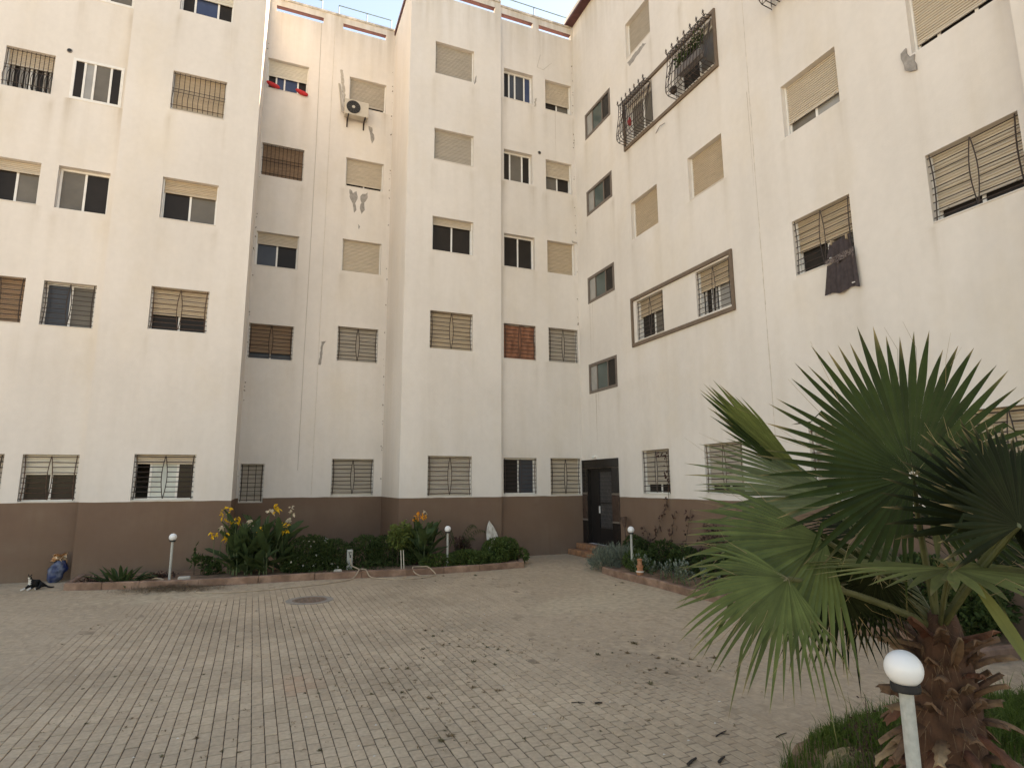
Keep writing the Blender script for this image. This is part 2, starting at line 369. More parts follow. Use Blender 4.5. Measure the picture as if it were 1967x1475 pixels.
ZT = 17.86
def holes_of(sec): return [(w[1], w[2], w[3], w[4], w[5]) for w in WIN if w[0] == sec and w[9] != 'x']
hA = holes_of('A0'); wall('A0', -9.5, -3.79, ZT, block, hA)
wall('A1', -3.79, -.67, ZT, block, holes_of('A1'))
wall('B', -.67, 3.44, ZT, block, holes_of('B'), slots=[(-.46, 1.02, 17.42, 17.63), (1.66, 3.12, 17.42, 17.63)])
wall('C', 3.44, 6.42, ZT, block, holes_of('C'), slots=[(4.66, 6.22, 17.42, 17.63)])
wall('D', 6.42, 9.18, ZT, block, holes_of('D'), slots=[(6.5, 7.66, 17.42, 17.63), (7.88, 9.12, 17.42, 17.63)])
return_wall((-3.79, 16.7), (-3.79, 16.4), ZT, block)
return_wall((-.67, 16.4), (-.67, 18.95), ZT, block)
return_wall((3.44, 18.95), (3.44, 16.35), ZT, block)
return_wall((6.42, 16.35), (6.42, 16.5), ZT, block)
hE = holes_of('E') + [(DOOR[1], DOOR[2], DOOR[3], DOOR[4], 1)]
wall('E', -16.5, -4.0, 18.05, wing, hE, jamb=.27)
wall('E2', -4.0, 1.5, 18.05, wing, [])  # unseen near end stops short so sun reaches the ground behind the camera
return_wall((9.18, 4.0), (8.95, 4.0), 18.05, wing)

def coping():
    mb = MB()
    # coping along the front block parapets (a worn rim 4 cm proud), one box a bay
    for x0, x1, v in ((-9.5,-3.79,16.7),(-3.79,-.67,16.4),(-.67,3.44,18.95),(3.44,6.42,16.35),(6.42,9.16,16.5)):
        mb.box((x0+.003, v-.03, ZT), (x1-.003, v+.2, ZT+.07))
    for x0, x1, y0, y1 in ((-.87,-.637,16.61,18.9),(3.41,3.62,16.57,18.9)):
        mb.box((x0, y0, ZT+.002), (x1, y1, ZT+.072))
    mb.build('parapet_coping', mat('worn_coping', (.42, .37, .31), .9, .35, 7, .3, col2=(.62, .56, .48)), block)
    mb = MB()
    mb.box((3.40, 16.50, ZT-.17), (3.438, 18.93, ZT-.02)); mb.build('fascia', M_TRIM, block)
    mb = MB()                                                       # slabs closing the front block, out of view, added to cast shadow
    mb.box((-9.5, 19.3, 16.9), (9.2, 30, 17.05)); mb.box((-9.5, 16.95, 16.9), (-.9, 19.28, 17.05)); mb.box((3.7, 16.7, 16.9), (9.15, 19.28, 17.05))
    mb.build('unseen_roof', M_CONC, block)
    mb = MB()
    mb.box((8.93, -1.5, 18.02), (9.45, 16.62, 18.2)); mb.build('roof_coping', M_WALL, wing)
    mb = MB(); mb.box((8.90, -1.5, 17.93), (9.178, 16.62, 18.017)); mb.build('fascia', M_TRIM, wing)
    mb = MB(); mb.box((9.45, -1.5, 17.2), (20, 30, 17.35)); mb.build('unseen_roof', M_CONC, wing)  # wing's top slab, likewise out of view and added for shadow
    # thin green guard rails
    def rail(x0, x1, v, posts):
        m = MB(); z = ZT+.07
        m.tube([(x0, v+.1, z+.42), (x1, v+.1, z+.42)], .016, 5)
        for p in posts: m.tube([(p, v+.1, z), (p, v+.1, z+.42)], .016, 5)
        m.build('guard_rail', M_GREENRAIL, block)
    rail(-.4, .95, 18.95, (-.4, .95)); rail(1.5, 3.3, 18.95, (1.5, 2.45, 3.3)); rail(6.5, 9.1, 16.5, (6.5, 7.75, 9.1))
coping()

# ------------------------------------------------------------------ windows
def bar(mb, F, pts, r=.008, n=4):
    mb.tube([F(*p) for p in pts], r, n)
def grille_oval(F, a0, a1, z0, z1, seed):
    mb = MB(); rr = random.Random(seed); w = a1-a0; h = z1-z0; d = -.035; cx = (a0+a1)/2
    narrow = w < .8
    ew = w*.042 if not narrow else 0.0
    nb = 9 if h > .95 else 8
    def xs(t, side): # outer uprights bow inwards at mid-height
        return (a0+.04+.022*w*math.sin(PI*t)) if side < 0 else (a1-.04-.022*w*math.sin(PI*t))
    for i in range(nb):
        t = (i+.55)/nb; z = z0 + h*t; e = ew*math.sin(PI*max(.02, min(.98, t)))
        j = rr.uniform(-.012, .012)
        if narrow: bar(mb, F, [(a0+.005, z+j, d), (a1-.005, z, d)], .007)
        else:
            bar(mb, F, [(xs(t, -1)-.05, z+j, d), (cx-e, z, d)], .0088); bar(mb, F, [(cx+e, z, d), (xs(t, 1)+.05, z+j, d)], .0088)
    for s in (-1, 1):
        bar(mb, F, [(xs(t/10, s), z0+.01+(h-.02)*t/10, d+.014) for t in range(11)], .0115)
        if not narrow: bar(mb, F, [(cx+s*ew*math.sin(PI*t/12)+s*.004, z0+.03+(h-.06)*t/12, d+.014) for t in range(13)], .0095)
        else: bar(mb, F, [(cx+s*.1, z0+.02, d+.014), (cx+s*.1, z1-.02, d+.014)], .008)
    return mb
def grille_vert(F, a0, a1, z0, z1, belly):
    mb = MB(); n = 11
    def dd(t): # profile outwards, t from the bottom
        return -.03 + (.14*math.exp(-((t-.2)/.2)**2) if belly else 0)
    for i in range(n):
        a = a0+.03+(a1-a0-.06)*i/(n-1)
        bar(mb, F, [(a, z0+.02+(z1-z0-.04)*t/10, dd(t/10)) for t in range(11)], .008)
    for t in (.06, .45, .55, .96):
        z = z0+.02+(z1-z0-.04)*t
        bar(mb, F, [(a0+.005, z, dd(t)+.012), (a1-.005, z, dd(t)+.012)], .009)
    return mb
def grille_cage(F, a0, a1, z0, z1):
    mb = MB(); n = 13
    zt, zb = z1+.02, z0-.02; h = zt-zb
    prof = [(.0, zt), (.20, zt-.02), (.23, zt-.10), (.25, zt-.35*h), (.30, zt-.6*h), (.34, zb+.22), (.33, zb+.10), (.26, zb+.03), (.0, zb)]
    for i in range(n):
        a = a0+(a1-a0)*i/(n-1); bar(mb, F, [(a, z, d+.02) for d, z in prof], .010, 5)
        if i % 2 == 0:                                             # forged leaf tips along the top edge
            for s in (-1, 1): bar(mb, F, [(a, zt-.10, .25), (a+s*.025, zt-.02, .29), (a+s*.02, zt+.05, .27)], .008)
            bar(mb, F, [(a, zt-.06, .25), (a, zt+.03, .29), (a, zt+.085, .285)], [.010, .016, .003], 5)
        if i < n-1:                                                # scrolls between the bars
            am = a+(a1-a0)/(n-1)/2
            bar(mb, F, [(a, zt-.30*h, .275), (am, zt-.22*h, .285), (a+(a1-a0)/(n-1), zt-.30*h, .275)], .007)
            bar(mb, F, [(a, zt-.14*h, .265), (am, zt-.20*h, .275), (a+(a1-a0)/(n-1), zt-.14*h, .265)], .007)
    for k in (1, 2, 3, 4, 5, 6, 7):
        d, z = prof[k]; bar(mb, F, [(a0, z, d+.02), (a1, z, d+.02)], .009, 5)
    for a in (a0, a1):                                             # side fans
        for d, z in prof[2:8]: bar(mb, F, [(a, zt-.08, .06), (a, (z+zt-.08)/2-.05, d*.6), (a, z, d+.02)], .007)
        bar(mb, F, [(a, zb+.05, .02), (a, zt-.02, .02)], .009)
    return mb
def shutter(F, a0, a1, ztop, zbot, seed):
    mb = MB(); rr = random.Random(seed); p = .046; d0 = -.13
    n = max(1, int((ztop-zbot)/p))
    for i in range(n):
        z = ztop - i*p; zz = z-p
        j = rr.uniform(-.003, .003); g = .005
        pr = [(z-g*.1, d0-.012), (z-g*1.1, d0-.001), (z-p*.5, d0+.011), (zz+g*1.4, d0+.008), (zz+g*.9, d0-.012), (zz-g*.1, d0-.012)]
        for (za, da), (zb_, db) in zip(pr, pr[1:]):
            mb.quad(F(a0, zb_, db+j), F(a1, zb_, db+j), F(a1, za, da+j), F(a0, za, da+j))
    zb_ = ztop-n*p
    mb.box((a0, zb_-.035, d0-.012), (a1, zb_-.002, d0+.012), F=lambda a, z, d: F(a, z, d))
    mb.box((a0+.12, zb_-.028, d0+.012), (a0+.15, zb_-.01, d0+.03), F=F); mb.box((a1-.15, zb_-.028, d0+.012), (a1-.12, zb_-.01, d0+.03), F=F)
    return mb
def curtain(F, a0, a1, z0, z1, seed, d=-.255):
    mb = MB(); rr = random.Random(seed); n = max(6, int((a1-a0)/.03)); ph = rr.uniform(0, 6)
    P = []
    for i in range(n+1):
        a = a0+(a1-a0)*i/n; P.append((a, d-.02*math.sin(ph+i*1.3)-.008*math.sin(i*2.9)))
    for (x, e), (y, g) in zip(P, P[1:]): mb.quad(F(x, z0, e), F(y, z0, g), F(y, z1, g), F(x, z1, e))
    return mb

def make_window(k, spec):
    sec, a0, a1, z0, z1, sh, shk, gr, panes, style = spec
    F = FR[sec]; parent = wing if sec.startswith('E') else block
    w, h = a1-a0, z1-z0; cx = (a0+a1)/2
    org = F(cx, z0, 0)
    stair = style == 's'; flush = style == 'f'
    fm = M_BRONZE if stair else M_WHITE
    fw = .055 if not stair else .075
    d1 = .012 if (stair or flush) else -.15                        # outer face of the frame
    dth = .06
    mb = MB()
    ztop = z1
    if sh > 0:
        for s0, s1 in ((a0+.002, a0+.034), (a1-.034, a1-.002)): mb.box((s0, z0+.022, -.145), (s1, z1-.002, -.10), F=F)       # shutter guides
    if True:
        e = .0 if not (stair or flush) else -.015
        g = .003
        mb.box((a0+e+g, z0+e+g+.018*(e == 0), d1-dth), (a0+fw, z1-e-g, d1), F=F); mb.box((a1-fw, z0+e+g+.018*(e == 0), d1-dth), (a1-e-g, z1-e-g, d1), F=F)
        mb.box((a0+fw, z0+e+g+.018*(e == 0), d1-dth), (a1-fw, z0+fw, d1), F=F); mb.box((a0+fw, z1-fw, d1-dth), (a1-fw, z1-e-g, d1), F=F)
        ps = [c for c in panes] if sh < 1 else []; n = max(1, len(ps))
        x0, x1 = a0+fw, a1-fw
        if n == 4: cuts = [0, .2, .42, .78, 1]
        elif n == 3 and stair: cuts = [0, .26, .70, 1]
        elif n == 3: cuts = [0, .24, .72, 1]
        else: cuts = [i/n for i in range(n+1)]
        xs = [x0+(x1-x0)*c for c in cuts]
        for i in range(1, n):
            dd = d1-.012-.012*(i % 2)
            mb.box((xs[i]-.024, z0+fw, dd-.03), (xs[i]+.024, z1-fw, dd), F=F)
        if stair:                                                  # lighter sash rails
            pass
    win = mb.build('window', fm, parent, org)
    if sh < 1:
        for i in range(n):
            c = ps[i]
            if c == 'd': continue
            if c == 'o':
                continue
            q = MB(); dd = d1-.032-.010*(i % 2)
            l, r = xs[i]+(.024 if i else 0), xs[i+1]-(.024 if i < n-1 else 0)
            if c == 'c':
                q.box((l, z0+fw, dd-.008), (r, z1-fw, dd), F=F); q.build('pane', GL['k'], win)
                for t in (.12, .55, .8):
                    cm = curtain(F, l+(r-l)*t, l+(r-l)*(t+.14), z0+fw, z1-fw, k*7+i, dd+.022); cm.build('curtain', M_CURT, win)
                continue
            q.box((l, z0+fw, dd-.008), (r, z1-fw, dd), F=F)
            q.build('pane', GL[c], win)
            if c in 'wg' and not stair and R.random() < .35:
                cm = curtain(F, l+.02, l+(r-l)*.45, z0+fw+.01, z1-fw-.01, k*5+i, dd-.04)
    if sh > 0:
        zb = z1-.003 - (z1-z0-.03)*sh if sh < 1 else z0+.05
        s = shutter(F, a0+.036, a1-.036, z1-.003, zb, k)
        s.build('shutter', SH[shk], win)
    if not (stair or flush):
        sm = MB(); sm.box((a0+.003, z0+.002, -.24), (a1-.003, z0+.020, .012 if (k % 3) else -.004), F=F); sm.build('sill', M_MARBLE if z0 < 3 else M_WALL, win)
    g = None
    if gr == 'oval': g = grille_oval(F, a0+.006, a1-.006, z0+.022, z1-.006, k)
    elif gr == 'vert': g = grille_vert(F, a0+.006, a1-.006, z0+.022, z1-.006, False)
    elif gr == 'belly': g = grille_vert(F, a0+.006, a1-.006, z0+.022, z1-.006, True)
    elif gr == 'cage': g = grille_cage(F, a0-.02, a1+.02, z0-.02, z1+.02)
    if g: g.build('grille', M_IRON2 if (gr == 'oval' and k % 4 == 0) else M_IRON, win)
    if panes == 'o':
        q = MB(); n = 26; m_ = 20
        for j in range(m_+1):
            for i in range(n+1):
                a = a0+.03+(a1-a0-.06)*i/n; z = z1-.03-(z1-z0-.06)*j/m_
                sag = .022*math.sin(i*.9+j*.25)+.018*math.sin((i-j)*.55)+.02*noise.noise((i*.3, j*.3, 1))
                q.pts([F(a, z, -.085+sag)])
        for j in range(m_):
            for i in range(n):
                b = j*(n+1)+i; q.face((b, b+n+1, b+n+2, b+1))
        q.build('curtain', M_ORANGE, win, smooth=True)['label'] = 'rusty orange cloth drawn behind the window grille'
    return win
WOBJ = {}
for k, s in enumerate(WIN): WOBJ[(s[0], round(s[1], 2), round(s[3], 2))] = make_window(k, s)

# brown raised surrounds that join two windows on the wing
def surround(a0, a1, z0, z1, t=.09):
    F = FR['E']; mb = MB(); d0, d1 = .002, .05
    for i, (p, q) in enumerate((((a0, z0), (a1, z0+t)), ((a0, z1-t), (a1, z1)), ((a0, z0+t), (a0+t*.8, z1-t)), ((a1-t*.8, z0+t), (a1, z1-t)))):
        mb.box((p[0], p[1], d0), (q[0], q[1], d1), F=F)
    mb.build('window_surround', M_MOULD, wing, F((a0+a1)/2, z0, 0))
surround(-13.52, -9.62, 11.55, 13.06); surround(-13.49, -9.60, 5.74, 7.11)

def entrance():
    F = FR['E']; a0, a1, z0, z1 = DOOR[1:]
    sm = MB(); sm.box((-16.485, z1+.003, .002), (-14.43, 2.785, .035), F=F); sr = sm.build('door_surround', M_STONE, wing, F(-15.45, .32, 0))
    ys = [.30, .98, 1.03, 1.76, 1.81, z1]
    for p, q in ((-16.485, a0), (a1, -14.43)):
        for i, (y0, y1) in enumerate(zip(ys, ys[1:])):
            m = MB(); b = i in (1, 3); m.cbox((p, y0+.0015, .002), (q, y1-.0015, .04 if b else .034), .002, F=F)
            m.build('stone_panel', mat('band_stone', (.16, .13, .11), .35, .2, 9) if b else (M_STONEB if i == 2 else M_STONE), sr)
    m = MB()                                                       # stone lining of the door recess
    m.box((a0+.001, z0+.003, -.265), (a0+.014, z1-.016, .001), F=F); m.box((a1-.014, z0+.003, -.265), (a1-.001, z1-.016, .001), F=F); m.box((a0+.001, z1-.015, -.265), (a1-.001, z1-.001, .001), F=F)
    m.build('door_lining', M_STONE, sr)
    m = MB()                                                       # leaf: frame, lower panel
    l, r = -15.74, a1-.018
    for x0, x1 in ((l, l+.08), (r-.07, r)): m.box((x0, z0+.004, -.14), (x1, z1-.05, -.08), F=F)
    m.box((l+.08, z0+.004, -.135), (r-.07, .80, -.085), F=F); m.box((l+.08, z1-.12, -.135), (r-.07, z1-.05, -.085), F=F)
    m.box((l+.08, 1.50, -.135), (r-.07, 1.535, -.085), F=F)
    m.box((a0+.016, z0+.004, -.16), (l-.01, z1-.05, -.12), F=F)      # dark fixed side leaf
    m.box((a0+.016, z1-.05, -.16), (r, z1-.018, -.07), F=F)
    d = m.build('door', mat('black_door_paint', (.014, .012, .012), .4, .3, 9), wing, F(-15.2, z0, 0))
    m = MB(); m.box((l+.08, .80, -.12), (r-.07, 1.50, -.11), F=F); m.box((l+.08, 1.535, -.12), (r-.07, z1-.12, -.11), F=F)
    m.build('pane', mat('door_glass', (.05, .047, .047), .3, .2, 14), d)
    m = MB()
    for i in range(15):
        z = .86+i*.11
        if z < z1-.14: bar(m, F, [(l+.08, z, -.10), (r-.07, z, -.10)], .004)
    for k in range(2):
        for j in range(9):
            c = (l+.25+k*.35, .95+j*.185); bar(m, F, [(c[0]+.09*math.cos(t*PI/8)*(1 if j % 2 else .6), c[1]+.08*math.sin(t*PI/8), -.098) for t in range(17)], .004)
    m.build('scrollwork', mat('door_scroll', (.10, .095, .095), .5, .1), d)
    m = MB(); m.box((l+.085, 1.22, -.085), (l+.11, 1.42, -.05), F=F); m.build('handle', M_WHITE, d)
    tile = mat('terracotta_tile', (.36, .17, .085), .65, .3, 9, .2, 30, col2=(.28, .15, .09))
    st = empty('entrance_steps', (8.9, 15.5, 0), 'two orange tiled steps in front of the black entrance door', 'steps')
    for i, (x0, zz0, zz1) in enumerate(((8.60, 0.004, .16), (8.88, .162, .318))):
        m = MB(); m.cbox((x0, 14.5, zz0), (9.13, 16.47-.002*i, zz1), .012); m.build('step', tile, st)
    # small lamp-like camera over the door
    c = empty('security_camera', F(-15.62, 2.80, 0), 'small pale security camera fixed above the black entrance', 'camera')
    m = MB(); m.box((-15.66, 2.80, .002), (-15.58, 2.90, .03), F=F); m.build('bracket', M_WHITE, c)
    m = MB(); m.tube([F(-15.62, 2.88, .03), F(-15.62, 2.83, .17)], .035, 8); m.build('housing', M_CREAMBOX, c)
entrance()

# wall blemishes that are things of the wall itself: bare patches, cables, joints, vent holes
def patch(F, pts, parent, m=M_CONC, t=.003, name='bare_patch', jag=.02, seed=1):
    rr = random.Random(seed); P = []
    n = len(pts)
    for i in range(n):
        a, b = Vector(pts[i]+(0,)), Vector(pts[(i+1) % n]+(0,))
        k = max(1, int((b-a).length/.07))
        for j in range(k):
            p = a.lerp(b, j/k); P.append((p.x+rr.uniform(-jag, jag), p.y+rr.uniform(-jag, jag)))
    mb = MB(); top = mb.pts([F(a, z, t) for a, z in P]); bot = mb.pts([F(a, z, .0) for a, z in P]); n = len(P)
    mb.face([top+i for i in range(n)])
    for i in range(n): mb.face((top+i, bot+i, bot+(i+1) % n, top+(i+1) % n))
    bm = bmesh.new(); o = mb.build(name, m, parent, F(P[0][0], P[0][1], 0))
    bm.from_mesh(o.data); bmesh.ops.triangulate(bm, faces=bm.faces); bmesh.ops.recalc_face_normals(bm, faces=bm.faces); bm.to_mesh(o.data); bm.free(); return o
fB, fE = FR['B'], FR['E']
patch(fB, [(2.07,11.60),(2.13,11.66),(2.20,11.52),(2.32,11.62),(2.36,11.42),(2.31,11.2),(2.34,10.95),(2.28,10.86),(2.20,11.15),(2.12,11.3)], block, seed=2)
patch(fB, [(2.46,11.45),(2.52,11.55),(2.70,11.62),(2.66,11.40),(2.58,11.25),(2.60,11.0),(2.50,10.84),(2.44,11.0),(2.48,11.25)], block, seed=3)
patch(fB, [(2.42,10.5),(2.48,10.42),(2.46,10.3),(2.41,10.35)], block, seed=4)
patch(fB, [(2.62,14.02),(2.74,13.98),(2.84,13.6),(2.78,13.42),(2.70,13.6),(2.68,13.85)], block, seed=5)
patch(fB, [(1.62,15.86),(1.72,15.88),(1.80,15.2),(1.86,14.75),(1.80,14.7),(1.70,15.3)], block, mat('filler_patch', (.40, .36, .31), .9, .2, 14), seed=6)
patch(fB, [(1.45,6.46),(1.58,6.50),(1.52,6.38),(1.50,6.0),(1.44,5.72),(1.40,5.74),(1.43,6.1)], block, seed=7)
patch(fE, [(-13.24,14.20),(-12.95,14.26),(-12.45,14.26),(-12.30,14.16),(-12.7,14.10),(-13.1,14.02)], wing, seed=8)
patch(fE, [(-5.60,8.92),(-5.50,8.94),(-5.49,8.78),(-5.40,8.76),(-5.40,8.50),(-5.57,8.58)], wing, seed=9, t=.03)
fC, fD, fA0, fA1 = FR['C'], FR['D'], FR['A0'], FR['A1']
patch(fC, [(5.52,14.62),(5.58,14.72),(5.60,14.95),(5.54,14.9)], block, seed=31)
patch(fD, [(7.68,14.5),(7.75,14.5),(7.75,14.82),(7.70,14.80)], block, mat('filler_patch', (.4,.36,.31)), seed=32)
patch(fD, [(9.0,9.9),(9.15,9.88),(9.16,9.94),(8.98,9.96)], block, mat('filler_patch', (.4,.36,.31)), seed=33, t=.02, jag=.008)
def cable(F, pts, parent, r=.006, m=M_CABLE, name='cable'):
    mb = MB(); mb.tube([F(a, z, r*.7) for a, z in pts], r, 4); mb.build(name, m, parent, F(pts[0][0], pts[0][1], 0))
cable(fB, [(.955,17.4),(.985,13),(.98,9.4),(.96,6),(.955,2.5)], block)
cable(fB, [(1.395,17.3),(1.385,12),(1.38,6),(1.37,1.75)], block, .005, M_JOINT)
cable(fD, [(7.93,16.5),(7.80,16.0),(8.02,15.95),(8.35,16.3)], block, .005)
for F, a, par in ((fE, -8.80, wing),):                              # expansion joint, a shallow filled strip
    mb = MB()
    zz = 1.75
    while zz < 17.5:
        w = R.uniform(.004, .011); z2 = min(17.5, zz+R.uniform(.2, .6)); j = R.uniform(-.004, .004); mb.box((a-w+j, zz, .0), (a+w+j, z2-.002, .003), F=F); zz = z2
    mb.build('expansion_joint', mat('joint_strip', (.55, .49, .42), .9, .25, 9), par, F(a, 1.75, 0))
for F, a, z, par in ((fA0, -5.115, 12.89, block), (fD, 7.84, 12.86, block)):
    mb = MB(); mb.tube([F(a, z, .004), F(a, z, .02)], [.062, .055], 14); o = mb.build('vent_pipe', M_CONC, par, F(a, z, 0))
    mb = MB(); mb.tube([F(a, z, .021), F(a, z, .023)], .047, 14); mb.build('hole_shade', M_DARK, o)  # solid dark disc paints the shade inside the vent hole
def chips():                                                       # crumbling ends of formwork ties along the inner corners
    for name, F, a, z0, z1, n, par in (('b', fB, 3.40, 2, 17, 30, block), ('c', fB, -.63, 2, 16.6, 20, block), ('d', fD, 9.14, 7, 17.3, 26, block)):
        mb = MB()
        for i in range(n):
            z = z0+(z1-z0)*R.random(); s = R.uniform(.007, .022)
            mb.tube([F(a+R.uniform(-.03, .02), z, 0), F(a+R.uniform(-.03, .02), z+R.uniform(-.03, .05), s*.6)], [s, s*.5], 5)
        mb.build('plaster_chips', mat('dark_mortar', (.16, .13, .10), .95, .4, 30), par, F(a, z0, 0))['kind'] = 'stuff'
chips()
def drip_marks():                                                  # rust runs below the landing windows
    for (a, z0, z1, w) in ((-14.9, 1.0, 3.0, 0),): pass
def rust(F, a, ztop, zbot, w, par):
    mb = MB(); n = 14
    for i in range(n):
        t0, t1 = i/n, (i+1)/n; w0 = w*(1-.8*t0)*R.uniform(.6, 1); w1 = w*(1-.8*t1)*.8
        za, zb = ztop+(zbot-ztop)*t0, ztop+(zbot-ztop)*t1; j = R.uniform(-.004, .004)
        mb.quad(F(a-w0+j, za, .0025), F(a-w1+j, zb, .0025), F(a+w1+j, zb, .0025), F(a+w0+j, za, .0025))
    mb.build('rust_run', mat('rust_stain', (.36, .29, .22), .9, .2, 20), par, F(a, ztop, 0))
rust(fE, -15.55, 4.76, 3.3, .016, wing); rust(fE, -15.78, 7.6, 5.9, .008, wing); rust(fE, -15.62, 7.6, 6.0, .006, wing); rust(fE, -15.4, 4.76, 4.1, .007, wing)
rust(fD, 8.45, 14.47, 12.75, .006, block); rust(fE, -8.86, 10.4, 8.2, .006, wing)

# ------------------------------------------------------------------ ground and paving
def dust(u, v):
    n = noise.noise((u*.35, v*.35, 3))*1.2 + noise.noise((u*1.3, v*1.3, 9))*.5
    left = (-2.1+(v-6.5)*.14) - u                                  # dusty lane at the left
    right = u - (2.9+.10*(v-5))
    far = (v-12.8)
    k = max(left*.9, right*.55, far*.9) + n*.55
    k = max(k, 1.3-2.2*math.hypot((u-5.6)/1.5, (v-9.8)/1.2)*.5 + n*.3 if 3.5 < u < 8 and 8 < v < 12 else -9)
    return max(0, min(1, .25+k))
def lightsand(u, v):
    s = 0
    for (x, y, rx, ry, a) in ((5.6, 9.7, 1.7, 1.0, 1), (-.85, 13.1, 1.3, .45, 1.1), (6.9, 11.2, .8, 1.6, .6), (-1.7, 13.5, 1.0, .6, .7)):
        d = math.hypot((u-x)/rx, (v-y)/ry); s += a*max(0, 1.25-d+.5*noise.noise((u*2, v*2, x)))
    return min(1, s)
M_SAND = None
def ground_materials():
    global M_SAND, M_PAVER
    def base(name, rough):
        m = bpy.data.materials.new(name); m.use_nodes = True; MT[name] = m; nt = m.node_tree
        b = nt.nodes['Principled BSDF']; b.inputs['Roughness'].default_value = rough; b.inputs['Specular IOR Level'].default_value = .2
        return m, nt, b
    def attr(nt, n):
        a = nt.nodes.new('ShaderNodeAttribute'); a.attribute_name = n; return a.outputs['Fac']
    def mix(nt, f, a, c):
        x = nt.nodes.new('ShaderNodeMix'); x.data_type = 'RGBA'
        for i, q in ((0, f), (6, a), (7, c)):
            if isinstance(q, tuple): x.inputs[i].default_value = (*q, 1)
            elif isinstance(q, float): x.inputs[i].default_value = q
            else: nt.links.new(q, x.inputs[i])
        return x.outputs[2]
    def nz(nt, sc, lo, hi, a, c, det=5):
        g = nt.nodes.new('ShaderNodeNewGeometry'); n = nt.nodes.new('ShaderNodeTexNoise'); n.inputs['Scale'].default_value = sc; n.inputs['Detail'].default_value = det
        nt.links.new(g.outputs['Position'], n.inputs['Vector']); r = nt.nodes.new('ShaderNodeMapRange')
        for i, q in enumerate((lo, hi, a, c)): r.inputs[i+1].default_value = q
        nt.links.new(n.outputs[0], r.inputs[0]); return r.outputs[0], n.outputs[0]
    def scale(nt, c, f):
        x = nt.nodes.new('ShaderNodeVectorMath'); x.operation = 'SCALE'; nt.links.new(c, x.inputs[0]); nt.links.new(f, x.inputs['Scale']); return x.outputs[0]
    def bump(nt, b, h, s, d=.01):
        x = nt.nodes.new('ShaderNodeBump'); x.inputs['Strength'].default_value = s; x.inputs['Distance'].default_value = d; nt.links.new(h, x.inputs['Height']); nt.links.new(x.outputs[0], b.inputs['Normal'])
    m, nt, b = base('joint_sand', .95)
    c = mix(nt, attr(nt, 'dust'), (.085, .06, .04), (.465, .352, .238))
    c = mix(nt, attr(nt, 'light'), c, (.52, .41, .28))
    f, _ = nz(nt, 9, .3, .7, .8, 1.15); _, h = nz(nt, 70, 0, 1, 0, 1)
    nt.links.new(scale(nt, c, f), b.inputs['Base Color']); bump(nt, b, h, .5)
    M_SAND = m
    m, nt, b = base('concrete_paver', .88)
    f, _ = nz(nt, .55, .3, .7, .80, 1.10); f2, _ = nz(nt, 26, .25, .75, .84, 1.13); _, h = nz(nt, 160, 0, 1, 0, 1, 3)
    c = mix(nt, attr(nt, 'tone'), (.475, .355, .238), (.56, .425, .288))
    c = mix(nt, attr(nt, 'red'), c, (.50, .29, .18))
    c = mix(nt, attr(nt, 'dust'), c, (.475, .36, .247))
    nt.links.new(scale(nt, scale(nt, c, f), f2), b.inputs['Base Color']); bump(nt, b, h, .45, .006)
    M_PAVER = m
ground_materials()

